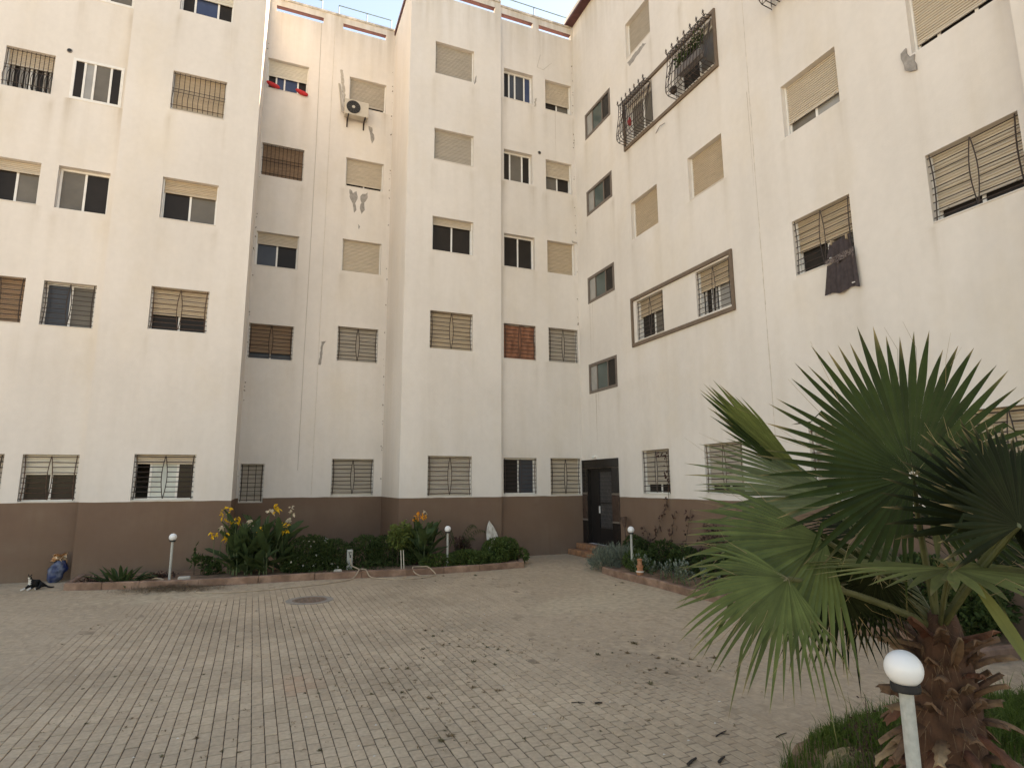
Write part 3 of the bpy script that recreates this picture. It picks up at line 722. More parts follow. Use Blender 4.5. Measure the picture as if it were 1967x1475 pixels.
def grounds():
    mb = MB(); mb.quad((-300, -300, -.06), (300, -300, -.06), (300, 300, -.06), (-300, 300, -.06))
    tag(mb.build('ground', mat('bare_earth', (.18, .17, .157), .95, .2, .5)), kind='structure')
    # bedding sand: fills the joints, flush where dust has drifted over the stones
    u0, u1, v0, v1, st = -9.4, 9.17, -1.0, 18.9, .10
    nu, nv = int((u1-u0)/st), int((v1-v0)/st); V = []; D = []; Lt = []
    for j in range(nv+1):
        for i in range(nu+1):
            u, v = u0+(u1-u0)*i/nu, v0+(v1-v0)*j/nv; d = dust(u, v); l = lightsand(u, v)
            fine = noise.noise((u*5, v*5, 1))*.0022+noise.noise((u*14, v*14, 5))*.0012
            V.append((u, v, -.0085+.0085*d+fine*d+.004*l)); D.append(d); Lt.append(l)
    Fc = [(j*(nu+1)+i, j*(nu+1)+i+1, (j+1)*(nu+1)+i+1, (j+1)*(nu+1)+i) for j in range(nv) for i in range(nu)]
    me = bpy.data.meshes.new('courtyard_paving'); me.from_pydata(V, [], Fc); me.materials.append(M_SAND)
    for k, a in (('dust', D), ('light', Lt)): me.attributes.new(k, 'FLOAT', 'POINT').data.foreach_set('value', a)
    me.polygons.foreach_set('use_smooth', [True]*len(Fc)); me.update()
    court = tag(link('courtyard_paving', me, None, (0, 0, 0)), kind='structure')
    # pavers in running bond, rows along Y
    pu, pv, gap, ch = .1045, .1905, .0072, .004
    def stone(mb, u, v, z, tu, tv, lu=pu-gap, lv=pv-gap*2.1):
        a, b_, c = lu/2, lv/2, ch
        def P(x, y, zz): return (u+x, v+y, z+zz+x*tu+y*tv)
        top = mb.pts([P(-a+c,-b_+c,0), P(a-c,-b_+c,0), P(a-c,b_-c,0), P(-a+c,b_-c,0)])
        mid = mb.pts([P(-a,-b_,-c), P(a,-b_,-c), P(a,b_,-c), P(-a,b_,-c)])
        low = mb.pts([P(-a,-b_,-.03), P(a,-b_,-.03), P(a,b_,-.03), P(-a,b_,-.03)])
        mb.face((top, top+1, top+2, top+3))
        for i in range(4):
            j = (i+1) % 4; mb.face((mid+i, mid+j, top+j, top+i)); mb.face((low+i, low+j, mid+j, mid+i))
    cam = scene.camera.matrix_world.inverted()
    near = []; far = []
    rows = int((9.1+9.3)/pu)
    for i in range(rows):
        u = -9.25+pu*(i+.5); off = (.5*pv if i % 2 else 0)+R.uniform(-.03, .03); v = .4+off; skew = 0
        while v < 16.6 if u < -.7 or u > 3.4 else v < 18.8:
            vv = v; uu = u-.012*(vv-5)+.01*noise.noise((u*.4, vv*.4, 4))
            v += pv
            if (uu < -3.75 and vv > 16.5) or (-3.85 < uu < 6.6 and vv > 14.6+(.12*(-1.1-uu)*2 if uu < -1.1 else 0)) : continue
            if uu > 7.75 and 4.75 < vv < 12.6: continue
            p = cam @ Vector((uu, vv, 0)); 
            if p.z > -.3 or abs(p.x/-p.z) > 1.4 or p.y/-p.z < -1.3: continue
            if near_bed(uu, vv) > .25: continue
            inframe = abs(p.x/-p.z) < .84 and p.y/-p.z > -.63
            z = R.gauss(0, .0012) - (.0025 if R.random() < .05 else 0)
            it = (uu, vv, z, R.gauss(0, .006), R.gauss(0, .005), R.random(), p.length, inframe)
            (near if inframe and near_bed(uu, vv) < -.03 else far).append(it)
    near.sort(key=lambda t: t[6]); far += near[300:]; near = near[:300]
    reds = ((.42, 7.35), (.40, 7.10), (.52, 7.35), (.52, 7.0), (.44, 6.95), (.62, 7.1), (.2, 14), (-2.0, 9))
    def redness(u, v): return max([0.]+[.6-math.hypot((u-x)/.14, (v-y)/.18)*.5 for x, y in reds[:6]])
    mb = MB(); tone = []; red = []; du = []
    for (u, v, z, tu, tv, t, _, _) in far:
        n0 = len(mb.v); stone(mb, u, v, z, tu, tv); k = len(mb.v)-n0
        d = dust(u, v); tone += [t]*k; red += [max(0, redness(u, v))]*k; du += [d*.8]*k
    o = mb.build('pavers', M_PAVER, court, attr={'tone': tone, 'red': red, 'dust': du}); o['kind'] = 'stuff'
    protos = []
    for q in range(14):
        m = MB(); stone(m, 0, 0, 0, R.gauss(0, .006), R.gauss(0, .005)); n = len(m.v)
        o = m.build('paver', M_PAVER, court, (0, 0, 0), attr={'tone': [q/13]*n, 'red': [0.]*n, 'dust': [.15]*n}); protos.append(o)
    for q, (u, v, z, tu, tv, t, _, _) in enumerate(near):
        o = protos[q] if q < 14 else protos[R.randrange(14)].copy()
        if q >= 14: C.objects.link(o); o.parent = court
        o.location = (u, v, z)
    return court

# foreground planting bed outline (u as a function of v is not single valued: use a signed blob)
BED = [(2.75, .2), (2.75, 1.6), (2.95, 2.7), (3.15, 3.3), (3.65, 3.85), (4.5, 4.14), (5.6, 4.24), (6.6, 4.0), (7.6, 3.8), (9.1, 3.7), (9.1, -.6), (2.7, -.6)]
def near_bed(x, y):
    """signed distance into the foreground bed (positive inside)"""
    ins = False; dmin = 9e9; n = len(BED)
    for i in range(n):
        (x0, y0), (x1, y1) = BED[i], BED[(i+1) % n]
        if (y0 > y) != (y1 > y) and x < (x1-x0)*(y-y0)/(y1-y0)+x0: ins = not ins
        dx, dy = x1-x0, y1-y0; t = max(0, min(1, ((x-x0)*dx+(y-y0)*dy)/(dx*dx+dy*dy)))
        dmin = min(dmin, math.hypot(x-x0-t*dx, y-y0-t*dy))
    return dmin if ins else -dmin
court = grounds()

M_SOIL = mat('red_soil', (.17, .10, .062), .95, .35, 6, .6, 22, col2=(.24, .15, .09))
M_KERB = mat('pink_kerb', (.215, .125, .085), .85, .28, 5, .45, 30, col2=(.30, .185, .13))
def bed_height(x, y):
    d = near_bed(x, y); return -.02 + .17*(1-math.exp(-max(0, d)/.45)) + .03*noise.noise((x*2, y*2, 0))
def soils():
    mb = MB(); st = .12; idx = {}
    for i in range(int(6.6/st)+1):
        for j in range(int(5.0/st)+1):
            x, y = 2.6+i*st, -.6+j*st
            if near_bed(x, y) > -.14: idx[i, j] = mb.pts([(x, y, bed_height(x, y) if near_bed(x, y) > 0 else -.035)])
    for (i, j) in list(idx):
        q = [(i, j), (i+1, j), (i+1, j+1), (i, j+1)]
        if all(k in idx for k in q): mb.face([idx[k] for k in q])
    tag(mb.build('garden_soil', M_SOIL, smooth=True), kind='structure')
    def kerbed(name, outer, inner, z=.10):
        mb = MB(); n = len(outer)
        o = mb.pts([(x, y, z+.02*noise.noise((x*3, y*3, 0))) for x, y in outer]); i_ = mb.pts([(x, y, z+.03) for x, y in inner])
        for k in range(n-1): mb.face((o+k, o+k+1, i_+k+1, i_+k))
        return tag(mb.build(name, M_SOIL, None, (outer[0][0], outer[0][1], 0)), kind='structure')
    def kerb(path, bed, w=.115, h=.15):
        path = [Vector((*p, 0)) for p in path]
        # resample to stones of about 0.9 m, keeping bends
        for k in range(len(path)-1):
            a, b = path[k], path[k+1]; L = (b-a).length; n = max(1, round(L/.95)); t = (b-a).normalized(); nn = Vector((-t.y, t.x, 0))
            for q in range(n):
                p0 = a+t*(L*q/n+.002); p1 = a+t*(L*(q+1)/n-.002)
                hh = h+R.uniform(-.006, .006); mb = MB()
                def F(x, y, zz): v = p0+t*x+nn*y; return (v.x, v.y, zz)
                mb.cbox((0, 0, -.04), ((p1-p0).length, w, hh), .014, F=F)
                mb.build('kerb_stone', M_KERB, bed, p0)
    s1 = kerbed('flower_bed', [(-3.5, 15.1), (-2.2, 14.75), (-1.1, 14.55), (1.2, 14.5), (3.2, 14.25), (5.0, 14.3), (6.15, 14.4), (6.55, 15.4)],
                [(-3.6, 16.38), (-2.2, 16.38), (-.68, 16.38), (-.66, 18.9), (3.43, 18.9), (3.45, 16.34), (6.4, 16.34), (6.5, 16.34)])
    kerb([(-3.62, 16.36), (-3.58, 15.06), (-2.2, 14.66), (-1.1, 14.46), (1.2, 14.40), (3.2, 14.14), (5.0, 14.17), (6.22, 14.30), (6.62, 15.4)], s1)
    s2 = kerbed('flower_bed', [(7.6, 12.9), (7.56, 11.9), (7.62, 10.5), (7.6, 9.3), (7.86, 6.9), (7.98, 5.9), (7.9, 5.2), (7.95, 4.86), (8.6, 4.82), (9.15, 4.8)],
                [(9.17, 14.3), (9.17, 12.5), (9.17, 10.5), (9.17, 9.3), (9.17, 6.9), (9.17, 5.9), (9.17, 5.2), (9.17, 5.0), (9.17, 4.9), (9.172, 4.85)])
    kerb([(7.52, 12.7), (7.44, 11.9), (7.50, 10.5), (7.46, 9.3), (7.72, 6.9), (7.86, 5.95), (7.76, 5.3), (7.80, 4.72), (8.45, 4.66), (9.15, 4.62)], s2)
soils()

# ------------------------------------------------------------------ things on the walls
def air_conditioner():
    F = fB; o = empty('air_conditioner', F(2.16, 14.2, 0), 'cream air conditioner unit with a round dark fan on the wall below a shuttered window', 'air conditioner')
    a0, a1, z0, z1, d0, d1 = 1.80, 2.56, 14.08, 14.62, .10, .38
    m = MB(); m.cbox((a0, z0, d0), (a1, z1, d1), .012, F=F); cas = m.build('casing', M_ACW, o)
    cx, cz = a0+.27, (z0+z1)/2
    m = MB(); m.tube([F(cx, cz, d1+.001), F(cx, cz, d1+.012)], .225, 26); m.build('fan_opening', M_DARK, cas)
    m = MB()
    for r in (.06, .10, .14, .18, .22): m.tube([F(cx+r*math.cos(t*PI/14), cz+r*math.sin(t*PI/14), d1+.022) for t in range(29)], .0045, 4)
    for k in range(12): m.tube([F(cx+.05*math.cos(k*PI/6), cz+.05*math.sin(k*PI/6), d1+.02), F(cx+.225*math.cos(k*PI/6), cz+.225*math.sin(k*PI/6), d1+.02)], .004, 4)
    m.build('fan_guard', M_MESH, cas)
    m = MB(); m.tube([F(cx, cz, d1+.012), F(cx, cz, d1+.03)], .05, 14); m.build('hub', M_ACW, cas)
    for a in (a0+.1, a1-.12):
        m = MB(); m.box((a, z0-.04, .002), (a+.04, z0-.003, d1+.02), F=F); m.box((a, z0-.26, .002), (a+.04, z0-.042, .03), F=F)
        m.tube([F(a+.02, z0-.22, .03), F(a+.02, z0-.04, .3)], .012, 5); m.build('bracket', M_IRON, o)
    m = MB(); m.tube([F(a0-.001, z0+.12, .2), F(a0-.08, z0+.2, .12), F(a0-.1, z0+.5, .03), F(a0-.16, z0+1.0, .02), F(a0-.2, z0+1.25, .02)], .02, 6)
    m.tube([F(a0-.001, z0+.2, .24), F(a0-.05, z0+.35, .14), F(a0-.04, z0+.7, .03), F(a0-.17, z0+1.25, .03)], .014, 6); m.build('pipe', M_CABLE, o)
air_conditioner()

def cloth_bundle(a, z, w, label, tilt):
    F = fB; m = MB(); n, k = 14, 10
    for i in range(n+1):
        t = i/n; r = .075*(math.sin(PI*min(1, max(0, t)))**.4+.02)
        m.pts([F(a+w*(t-.5), z+tilt*(t-.5)+r*math.sin(q*2*PI/k)*(1+.25*noise.noise((t*6, q*1.3, a)))-.02*math.sin(t*PI), .05+r*math.cos(q*2*PI/k)*(1+.3*noise.noise((t*7, q, 2)))) for q in range(k)])
    for i in range(n):
        for q in range(k): m.face((i*k+q, i*k+(q+1) % k, (i+1)*k+(q+1) % k, (i+1)*k+q))
    tag(m.build('cloth_bundle', M_RED, None, F(a, z, 0), smooth=True), label, 'cloth', 'red cloth bundles on a window ledge')
cloth_bundle(-.41, 14.72, .42, 'rolled red cloth on the top window ledge nearest the left bay', -.12)
cloth_bundle(.46, 14.68, .40, 'rolled red cloth on the top window ledge, at the end nearer the air conditioner', -.10)

def garment():
    F = fE; o = empty('hanging_garment', F(-7.02, 6.25, .05), 'dark skirt with a patterned band hung from a barred window to dry', 'garment')
    def sheet(za, zb, wa, wb, d, mt, name, par, ph, ca=-7.0, cb=-7.02):
        m = MB(); n, k = 30, 12
        for j in range(k+1):
            t = j/k; w = wa+(wb-wa)*t; z = za+(zb-za)*t; cc = ca+(cb-ca)*t
            m.pts([F(cc+w*(i/n-.5), z+.03*math.sin(i*.35)*t+.06*(i/n-.5)*(1-t), d+.012*math.sin(i*1.15+ph)*(.4+t)+.022*math.sin(i*.42+ph)*(.3+t)) for i in range(n+1)])
        for j in range(k):
            for i in range(n): b = j*(n+1)+i; m.face((b, b+1, b+n+2, b+n+1))
        return m.build(name, mt, par, smooth=True)
    sheet(6.30, 6.00, .40, .52, .05, M_TOWEL, 'waistband', o, 0); sheet(6.03, 5.90, .55, .57, .068, M_BAND, 'patterned_band', o, 1)
    sk = sheet(5.93, 5.36, .55, .66, .05, M_TOWEL, 'skirt', o, 2)
    m = MB(); m.box((-6.80, 5.42, .10), (-6.74, 5.435, .103), F=F); m.build('label_tag', M_WHITE, sk)
    for a in (-7.15, -6.85):
        m = MB(); m.box((a, 6.24, -.01), (a+.012, 6.33, .09), F=F); m.build('clothes_peg', mat('peg_wood', (.4, .3, .2)), o)
garment()

LEAFM = {}
def leafmat(name, col, **k): return mat(name, col, k.pop('rough', .55), .18, 9, spec=k.pop('spec', .3), trans=k.pop('trans', .3), island=k.pop('island', .28), **k)
G_DARK = leafmat('leaf_dark', (.048, .074, .024), spec=.12); G_MID = leafmat('leaf_green', (.076, .112, .032), spec=.15); G_LIGHT = leafmat('leaf_light', (.14, .175, .05), spec=.15)
G_GREY = leafmat('leaf_grey', (.17, .20, .15)); G_CANNA = leafmat('leaf_canna', (.056, .086, .034), spec=.15); G_RED = leafmat('leaf_maroon', (.075, .038, .028)); G_DRY = leafmat('leaf_dry', (.24, .17, .095))
M_STEM = mat('green_stem', (.09, .115, .05), .6, .2); M_TWIG = mat('brown_twig', (.085, .06, .04), .9, .3)
M_YEL = leafmat('petal_yellow', (.78, .47, .03)); M_ORA = leafmat('petal_orange', (.75, .30, .03)); M_PALE = leafmat('petal_pale', (.62, .52, .38)); M_WPET = leafmat('petal_white', (.75, .74, .68))

def rot_leaf(mb, base, direc, up, L, W, fold=.25, droop=.3, n=4):
    """one leaf blade as a folded strip from base along direc"""
    d = Vector(direc).normalized(); s = d.cross(Vector(up))
    if s.length < 1e-4: s = d.orthogonal()
    s.normalize(); nn = s.cross(d); base = Vector(base); rows = []
    for i in range(n+1):
        t = i/n; w = W*.5*math.sin(PI*(t*.86+.12))**.8 if i < n else 0
        c = base + d*(L*t) - Vector((0, 0, 1))*(droop*L*t*t)
        if i == n: rows.append(mb.pts([c]))
        else: rows.append(mb.pts([c - s*w + nn*(fold*w), c, c + s*w + nn*(fold*w)]))
    for i in range(n):
        a, b = rows[i], rows[i+1]
        if i < n-1: mb.face((a, a+1, b+1, b)); mb.face((a+1, a+2, b+2, b+1))
        else: mb.face((a, a+1, b)); mb.face((a+1, a+2, b))

def rvec(rr): 
    while True:
        v = Vector((rr.uniform(-1, 1), rr.uniform(-1, 1), rr.uniform(-1, 1)))
        if .05 < v.length < 1: return v.normalized()
def lumpy(rr, lobes, k=.85):
    c, r = rr.choice(lobes); v = rvec(rr); q = k+(1-k)*rr.random() if rr.random() < .8 else rr.uniform(.3, k)
    return Vector((c[0]+v.x*r[0]*q, c[1]+v.y*r[1]*q, max(.06, c[2]+v.z*r[2]*q))), v
def bush(name, label, lobes, n, L, W, m, seed, group=None, upright=.3, flowers=0, fm=None, cat='shrub', stems=9, sparse=.8, base=None):
    rr = random.Random(seed); c0 = lobes[0][0]; o = empty(name, base or (c0[0], c0[1], .1), label, cat, group)
    vol = [r[0]*r[1]*r[2] for _, r in lobes]; pool = [lb for lb, v in zip(lobes, vol) for _ in range(max(1, int(8*v/max(vol))))]
    mb = MB()
    for _ in range(n):
        p, v = lumpy(rr, pool, sparse); d = (v*.8+rvec(rr)*.7+Vector((0, 0, upright))).normalized()
        l = L*rr.uniform(.6, 1.3); rot_leaf(mb, p-d*l*.4, d, rvec(rr), l, W*rr.uniform(.7, 1.2), .3, rr.uniform(0, .35), 2)
    mb.build('foliage', m, o)
    sm = MB()
    for _ in range(stems):
        p, v = lumpy(rr, pool, .6); b = Vector((c0[0]+rr.uniform(-.12, .12), c0[1]+rr.uniform(-.1, .1), .06))
        if len(lobes) > 1: b.x = p.x*.7+b.x*.3; b.y = p.y*.7+b.y*.3
        mid = b.lerp(p, .5)+Vector((0, 0, .06)); sm.tube([b, mid, p], [.012, .008, .004], 5)
    if stems: sm.build('stem', M_TWIG, o)
    if flowers:
        fl = MB()
        for _ in range(flowers):
            p, v = lumpy(rr, pool, .98)
            if v.y > .5: p.y -= 2*(p.y-c0[1])
            p += v*.03; x = v.orthogonal().normalized(); y = v.cross(x)
            for q in range(6):
                a = q*PI/3; d = x*math.cos(a)+y*math.sin(a); e = x*math.cos(a+.5)+y*math.sin(a+.5); r = rr.uniform(.016, .026)
                fl.tri(p, p+d*r+v*.004, p+e*r+v*.004)
        fl.build('blossom', fm or M_WPET, o)
    return o

def canna(name, label, base, spread, h, nst, fm, seed, heads, group):
    rr = random.Random(seed); o = empty(name, (*base, .1), label, 'flowering plant', group)
    bx, by = base; variants = []
    for q in range(5):
        mb = MB(); L, W = rr.uniform(.48, .66), rr.uniform(.15, .20); rows = 9
        tw = rr.uniform(-.4, .4)
        for i in range(rows+1):
            t = i/rows; w = W*.5*(math.sin(PI*min(1, t*.93+.05))**.75) if 0 < i < rows else .006
            y = L*t; z = -.22*L*t*t*rr.uniform(.9, 1.1); wv = .010*math.sin(i*2.2+q)
            mb.pts([(-w, y, z+.35*w+wv), (-w*.5, y, z+.12*w), (0, y, z-.01), (w*.5, y, z+.12*w), (w, y, z+.35*w-wv)])
        for i in range(rows):
            for k in range(4): b = i*5+k; mb.face((b, b+1, b+6, b+5))
        me = mb.build('leaf', G_CANNA, o, (0, 0, 0), smooth=True); variants.append(me)
    used = 0; sm = MB()
    for s in range(nst):
        px, py = bx+rr.uniform(-1, 1)*spread, by+rr.uniform(-.35, .35); hh = h*rr.uniform(.62, 1.0); lean = Vector((rr.uniform(-.2, .2)+(px-bx)*.25, rr.uniform(-.15, .05), 0))
        pth = [Vector((px, py, .08))+lean*(t*t)+Vector((0, 0, hh*t)) for t in (0, .3, .6, .8, 1)]
        sm.tube(pth, [.016, .014, .011, .009, .006], 6)
        nl = rr.randint(5, 7)
        for k in range(nl):
            t = .08+.72*k/nl+rr.uniform(-.03, .03); p = Vector((px, py, .08))+lean*(t*t)+Vector((0, 0, hh*t))
            lf = variants[used] if used < 5 else variants[rr.randrange(5)].copy()
            if used >= 5: C.objects.link(lf); lf.parent = o
            used += 1
            el = rr.uniform(.75, 1.38)*(1 if k > 1 else .7); az = k*2.4+rr.uniform(-.6, .6)+s
            lf.location = p - ORG[o]; lf.rotation_euler = (el, rr.uniform(-.3, .3), az); sc = rr.uniform(.75, 1.15); lf.scale = (sc, sc, sc)
    sm.build('stem', M_STEM, o)
    for i, (x, y, z, s, pale) in enumerate(heads):
        fl = MB(); r2 = random.Random(seed*31+i)
        st = MB(); st.tube([(x+r2.uniform(-.1, .1), y+.05, z-.55), (x, y+.02, z-.25), (x, y, z)], [.009, .007, .005], 5)
        for q in range(int(9*s)):
            p = Vector((x, y, z))+Vector((r2.uniform(-.09, .09)*s, r2.uniform(-.06, .06), r2.uniform(-.12, .10)*s))
            for k in range(3): rot_leaf(fl, p, rvec(r2)+Vector((0, -.2, .5)), rvec(r2), r2.uniform(.05, .095), r2.uniform(.03, .055), .3, .5, 3)
        f = fl.build('flower', M_PALE if pale else fm, o); st.build('flower_stem', M_STEM, f)
    return o

LB = 15.25
canna('canna_plant', 'tall leafy clump with yellow flower heads against the brown wall, left of the white-flowered bush', (.05, 15.25),   .66, 1.36, 27, M_YEL, 5,
      [(-.72,15.1,1.46,1.3,0),(-.52,15.1,1.30,1.1,0),(-.90,15.0,.98,.8,0),(-.62,15.0,.97,.8,0),(-.76,15.1,1.13,.5,1),(-.20,15.1,1.24,.7,1),(.02,15.0,1.05,1.0,0),
       (.52,15.1,1.12,1.2,0),(.36,15.2,1.56,.9,0),(.68,15.2,1.5,.8,1),(.20,15.2,1.52,.7,1),(.62,15.2,1.30,.6,1)], 'flowering canna clumps')
canna('canna_plant', 'slim leafy clump with orange flowers beside the right hand bed lamp', (3.78, 15.05), .26, 1.10, 10, M_ORA, 8,
      [(3.60,15.0,1.30,1.0,0),(3.78,15.0,1.27,.9,0),(3.86,15.05,1.38,.5,1)], 'flowering canna clumps')
bpy.data.objects['canna_plant.001']['label'] = 'slimmer leafy clump with orange flowers next to a white globe lamp'
bush('flowering_bush', 'rounded dark green bush dotted with small white flowers', [((1.15,15.3,.45),(.62,.45,.48)),((1.65,15.3,.42),(.5,.42,.40)),((.85,15.1,.28),(.35,.35,.28)),((1.5,14.9,.2),(.55,.25,.2))], 9500, .062, .030, G_DARK, 21, flowers=46)
bush('hedge_bush', 'dense dark green bush behind the concrete tap post', [((2.45,15.45,.42),(.45,.4,.45)),((2.95,15.4,.42),(.5,.4,.43)),((3.4,15.3,.35),(.35,.35,.36)),((2.6,14.85,.15),(.6,.2,.15))], 9000, .058, .028, G_DARK, 22, flowers=2)
bush('light_shrub', 'light green upright shrub with pale buds between the hedge and the orange flowers', [((3.2,15.15,.75),(.28,.25,.3)),((3.35,15.15,1.02),(.17,.15,.18)),((3.08,15.1,.95),(.12,.12,.2)),((3.5,15.2,.8),(.2,.2,.25))], 1500, .085, .05, G_LIGHT, 23, flowers=3, fm=M_PALE, sparse=.6)
for i, x in enumerate((3.14, 3.20)):
    m = MB(); m.tube([(x, 14.42, .08), (x-.02, 14.46, .55)], .011, 6); tag(m.build('plant_stake', mat('pale_cane', (.5, .46, .38), .7), None, (x, 14.42, .08)), ('pale cane stake under the light shrub, the one nearer the tap post', 'pale cane stake under the light shrub, the one nearer the orange flowers')[i], 'stake', 'cane stakes at the light shrub')
bush('ground_cover', 'low leafy green ground cover spreading around the foot of the right bed lamp', [((4.1,14.65,.22),(.5,.25,.2)),((4.85,14.75,.25),(.55,.35,.22)),((5.4,14.7,.2),(.4,.3,.2))], 3800, .075, .042, G_MID, 24, stems=6)
bush('green_bush', 'bright green rounded bush at the open end of the left bed', [((5.75,15.0,.35),(.42,.4,.36)),((6.05,15.1,.40),(.35,.35,.32)),((6.4,15.1,.22),(.3,.3,.2))], 4200, .07, .042, G_MID, 25)
bush('red_leaved_plant', 'small maroon leaved plant against the brown wall behind the lamp', [((4.95,15.6,.55),(.2,.15,.2)),((5.05,15.6,.4),(.25,.2,.2)),((4.0,15.3,.6),(.1,.1,.22))], 260, .10, .05, G_RED, 26, sparse=.5)

def rosette(name, label, c, r, n, L, W, m, seed, up=(.3, 1.1), cat='plant'):
    rr = random.Random(seed); o = empty(name, c, label, cat); used = 0
    for k in range(n):
        az = k*2.399+rr.uniform(-.3, .3); el = rr.uniform(*up); mb = MB()
        d = (math.cos(az)*math.cos(el), math.sin(az)*math.cos(el), math.sin(el)); b = (c[0]+d[0]*r*rr.random(), c[1]+d[1]*r*.6*rr.random(), c[2])
        rot_leaf(mb, b, d, (0, 0, 1), L*rr.uniform(.7, 1.15), W*rr.uniform(.8, 1.2), .45, rr.uniform(.05, .5), 5); mb.build('leaf', m, o)
    return o
rosette('strap_leaved_plant', 'low clump of broad strap leaves at the left end of the bed', (-2.62, 15.2, .08), .5, 44, .46, .085, G_CANNA, 31)
bush('sprawling_plant', 'dark sprawling leggy plant between the left lamp and the tall yellow flowers', [((-1.15,15.5,.42),(.35,.2,.14)),((-.9,15.4,.25),(.3,.2,.2)),((-1.3,15.5,.6),(.05,.05,.25))], 300, .11, .055, G_DARK, 32, sparse=.4, stems=14)
bush('dry_ground_plant', 'scrubby brown and green weeds beside the strap leaved clump', [((-3.2,15.4,.14),(.2,.2,.1)),((-1.9,15.4,.14),(.35,.2,.1))], 300, .07, .03, G_RED, 33, sparse=.4, cat='plant')

def feather_palm():
    o = empty('young_feather_palm', (4.85, 15.65, .12), 'small feathery palm with arching fronds behind the right bed lamp', 'palm'); rr = random.Random(4)
    for az, L, up in ((-.1, .75, .95), (.5, .55, 1.2), (2.9, .55, .9), (2.3, .5, 1.2), (-.5, .5, .6)):
        mb = MB(); d = Vector((math.cos(az), -.25*abs(math.sin(az)), 0)); pr = None
        for k in range(13):
            t = k/12; p = Vector((4.85, 15.6, .35))+d*(L*t)+Vector((0, 0, up*.62*math.sin(t*1.9)*(.9)))
            if pr: mb.tube([pr, p], .006*(1.2-t), 4)
            if k > 2:
                for s in (-1, 1):
                    q = (d*.6+Vector((0, s*.7, -.55))).normalized(); rot_leaf(mb, p, q, (0, 0, 1), .24*(1-.5*t), .022, .2, .3, 2)
            pr = p
        mb.build('frond', G_DARK, o)
    mb = MB(); mb.tube([(4.85, 15.62, .06), (4.85, 15.6, .38)], [.05, .03], 8); mb.build('trunk', M_TWIG, o)
feather_palm()

def leaning_board():
    o = empty('pointed_board', (6.08, 16.1, .1), 'white pointed board with dark smears leaning on the brown wall behind the bed', 'board')
    n = 16; mb = MB(); L = []; base = Vector((6.12, 16.02, .10)); tip = Vector((6.02, 16.30, 1.05)); ax = tip-base; s = Vector((1, 0, .06)).normalized(); nn = s.cross(ax).normalized()
    for i in range(n+1):
        t = i/n; w = .175*(1-max(0, (t-.45)/.55)**2.0)+.004; c = base+ax*t
        L.append(mb.pts([c-s*w, c-s*w*.6+nn*.018, c+nn*.024, c+s*w*.6+nn*.018, c+s*w, c-nn*.012]))
    for a, b in zip(L, L[1:]):
        for k in range(6): mb.face((a+k, a+(k+1) % 6, b+(k+1) % 6, b+k))
    mb.face([L[0]+k for k in range(6)][::-1]); mb.face([L[-1]+k for k in range(6)])
    mb.build('board', mat('smeared_white', (.60, .56, .48), .6, .15, 5, stretch=(7, 7, 1.6), col2=(.42, .36, .29)), o)
leaning_board()

# ------------------------------------------------------------------ globe lamps
M_GLOBE = mat('opal_globe', (.80, .79, .77), .35, .03, 3, spec=.5); M_GPOLE = mat('grey_pole', (.40, .40, .36), .55, .15, 30, .15, 200)
def lamp(loc, h, label, grp='white globe garden lamps', r=.078):
    o = empty('garden_lamp', loc, label, 'lamp', grp); x, y, z = loc
    m = MB(); m.tube([(x, y, z), (x, y, z+h)], .029 if h > 1.1 else .026, 14); m.build('pole', M_GPOLE, o, smooth=False)
    m = MB(); m.lathe([(.034, 0), (.058, .004), (.060, .012), (.060, .034), (.055, .038), (.01, .038)], (x, y, z+h), 22); m.build('collar', M_DARK, o)
    m = MB(); pr = [(.048, .036)]+[(r*math.cos(t), .036+r*.80+r*math.sin(t)) for t in [(-50+i*140/14)*PI/180 for i in range(1, 15)]]
    m.lathe([(a, b) for a, b in pr]+[(.002, .036+r*1.8)], (x, y, z+h), 28); m.build('globe', M_GLOBE, o, smooth=True)
lamp((-1.70, 14.98, .06), .83, 'white globe lamp on a thin post beside the low strap leaved clump')
lamp((4.31, 14.62, .06), .83, 'white globe lamp on a thin post near the orange flowers and the small feathery palm')
lamp((8.05, 12.22, .08), .83, 'white globe lamp on a thin post in the bed near the black entrance')
lamp((2.73, 1.985, .02), 1.14, 'large white globe lamp nearest the palm trunk')

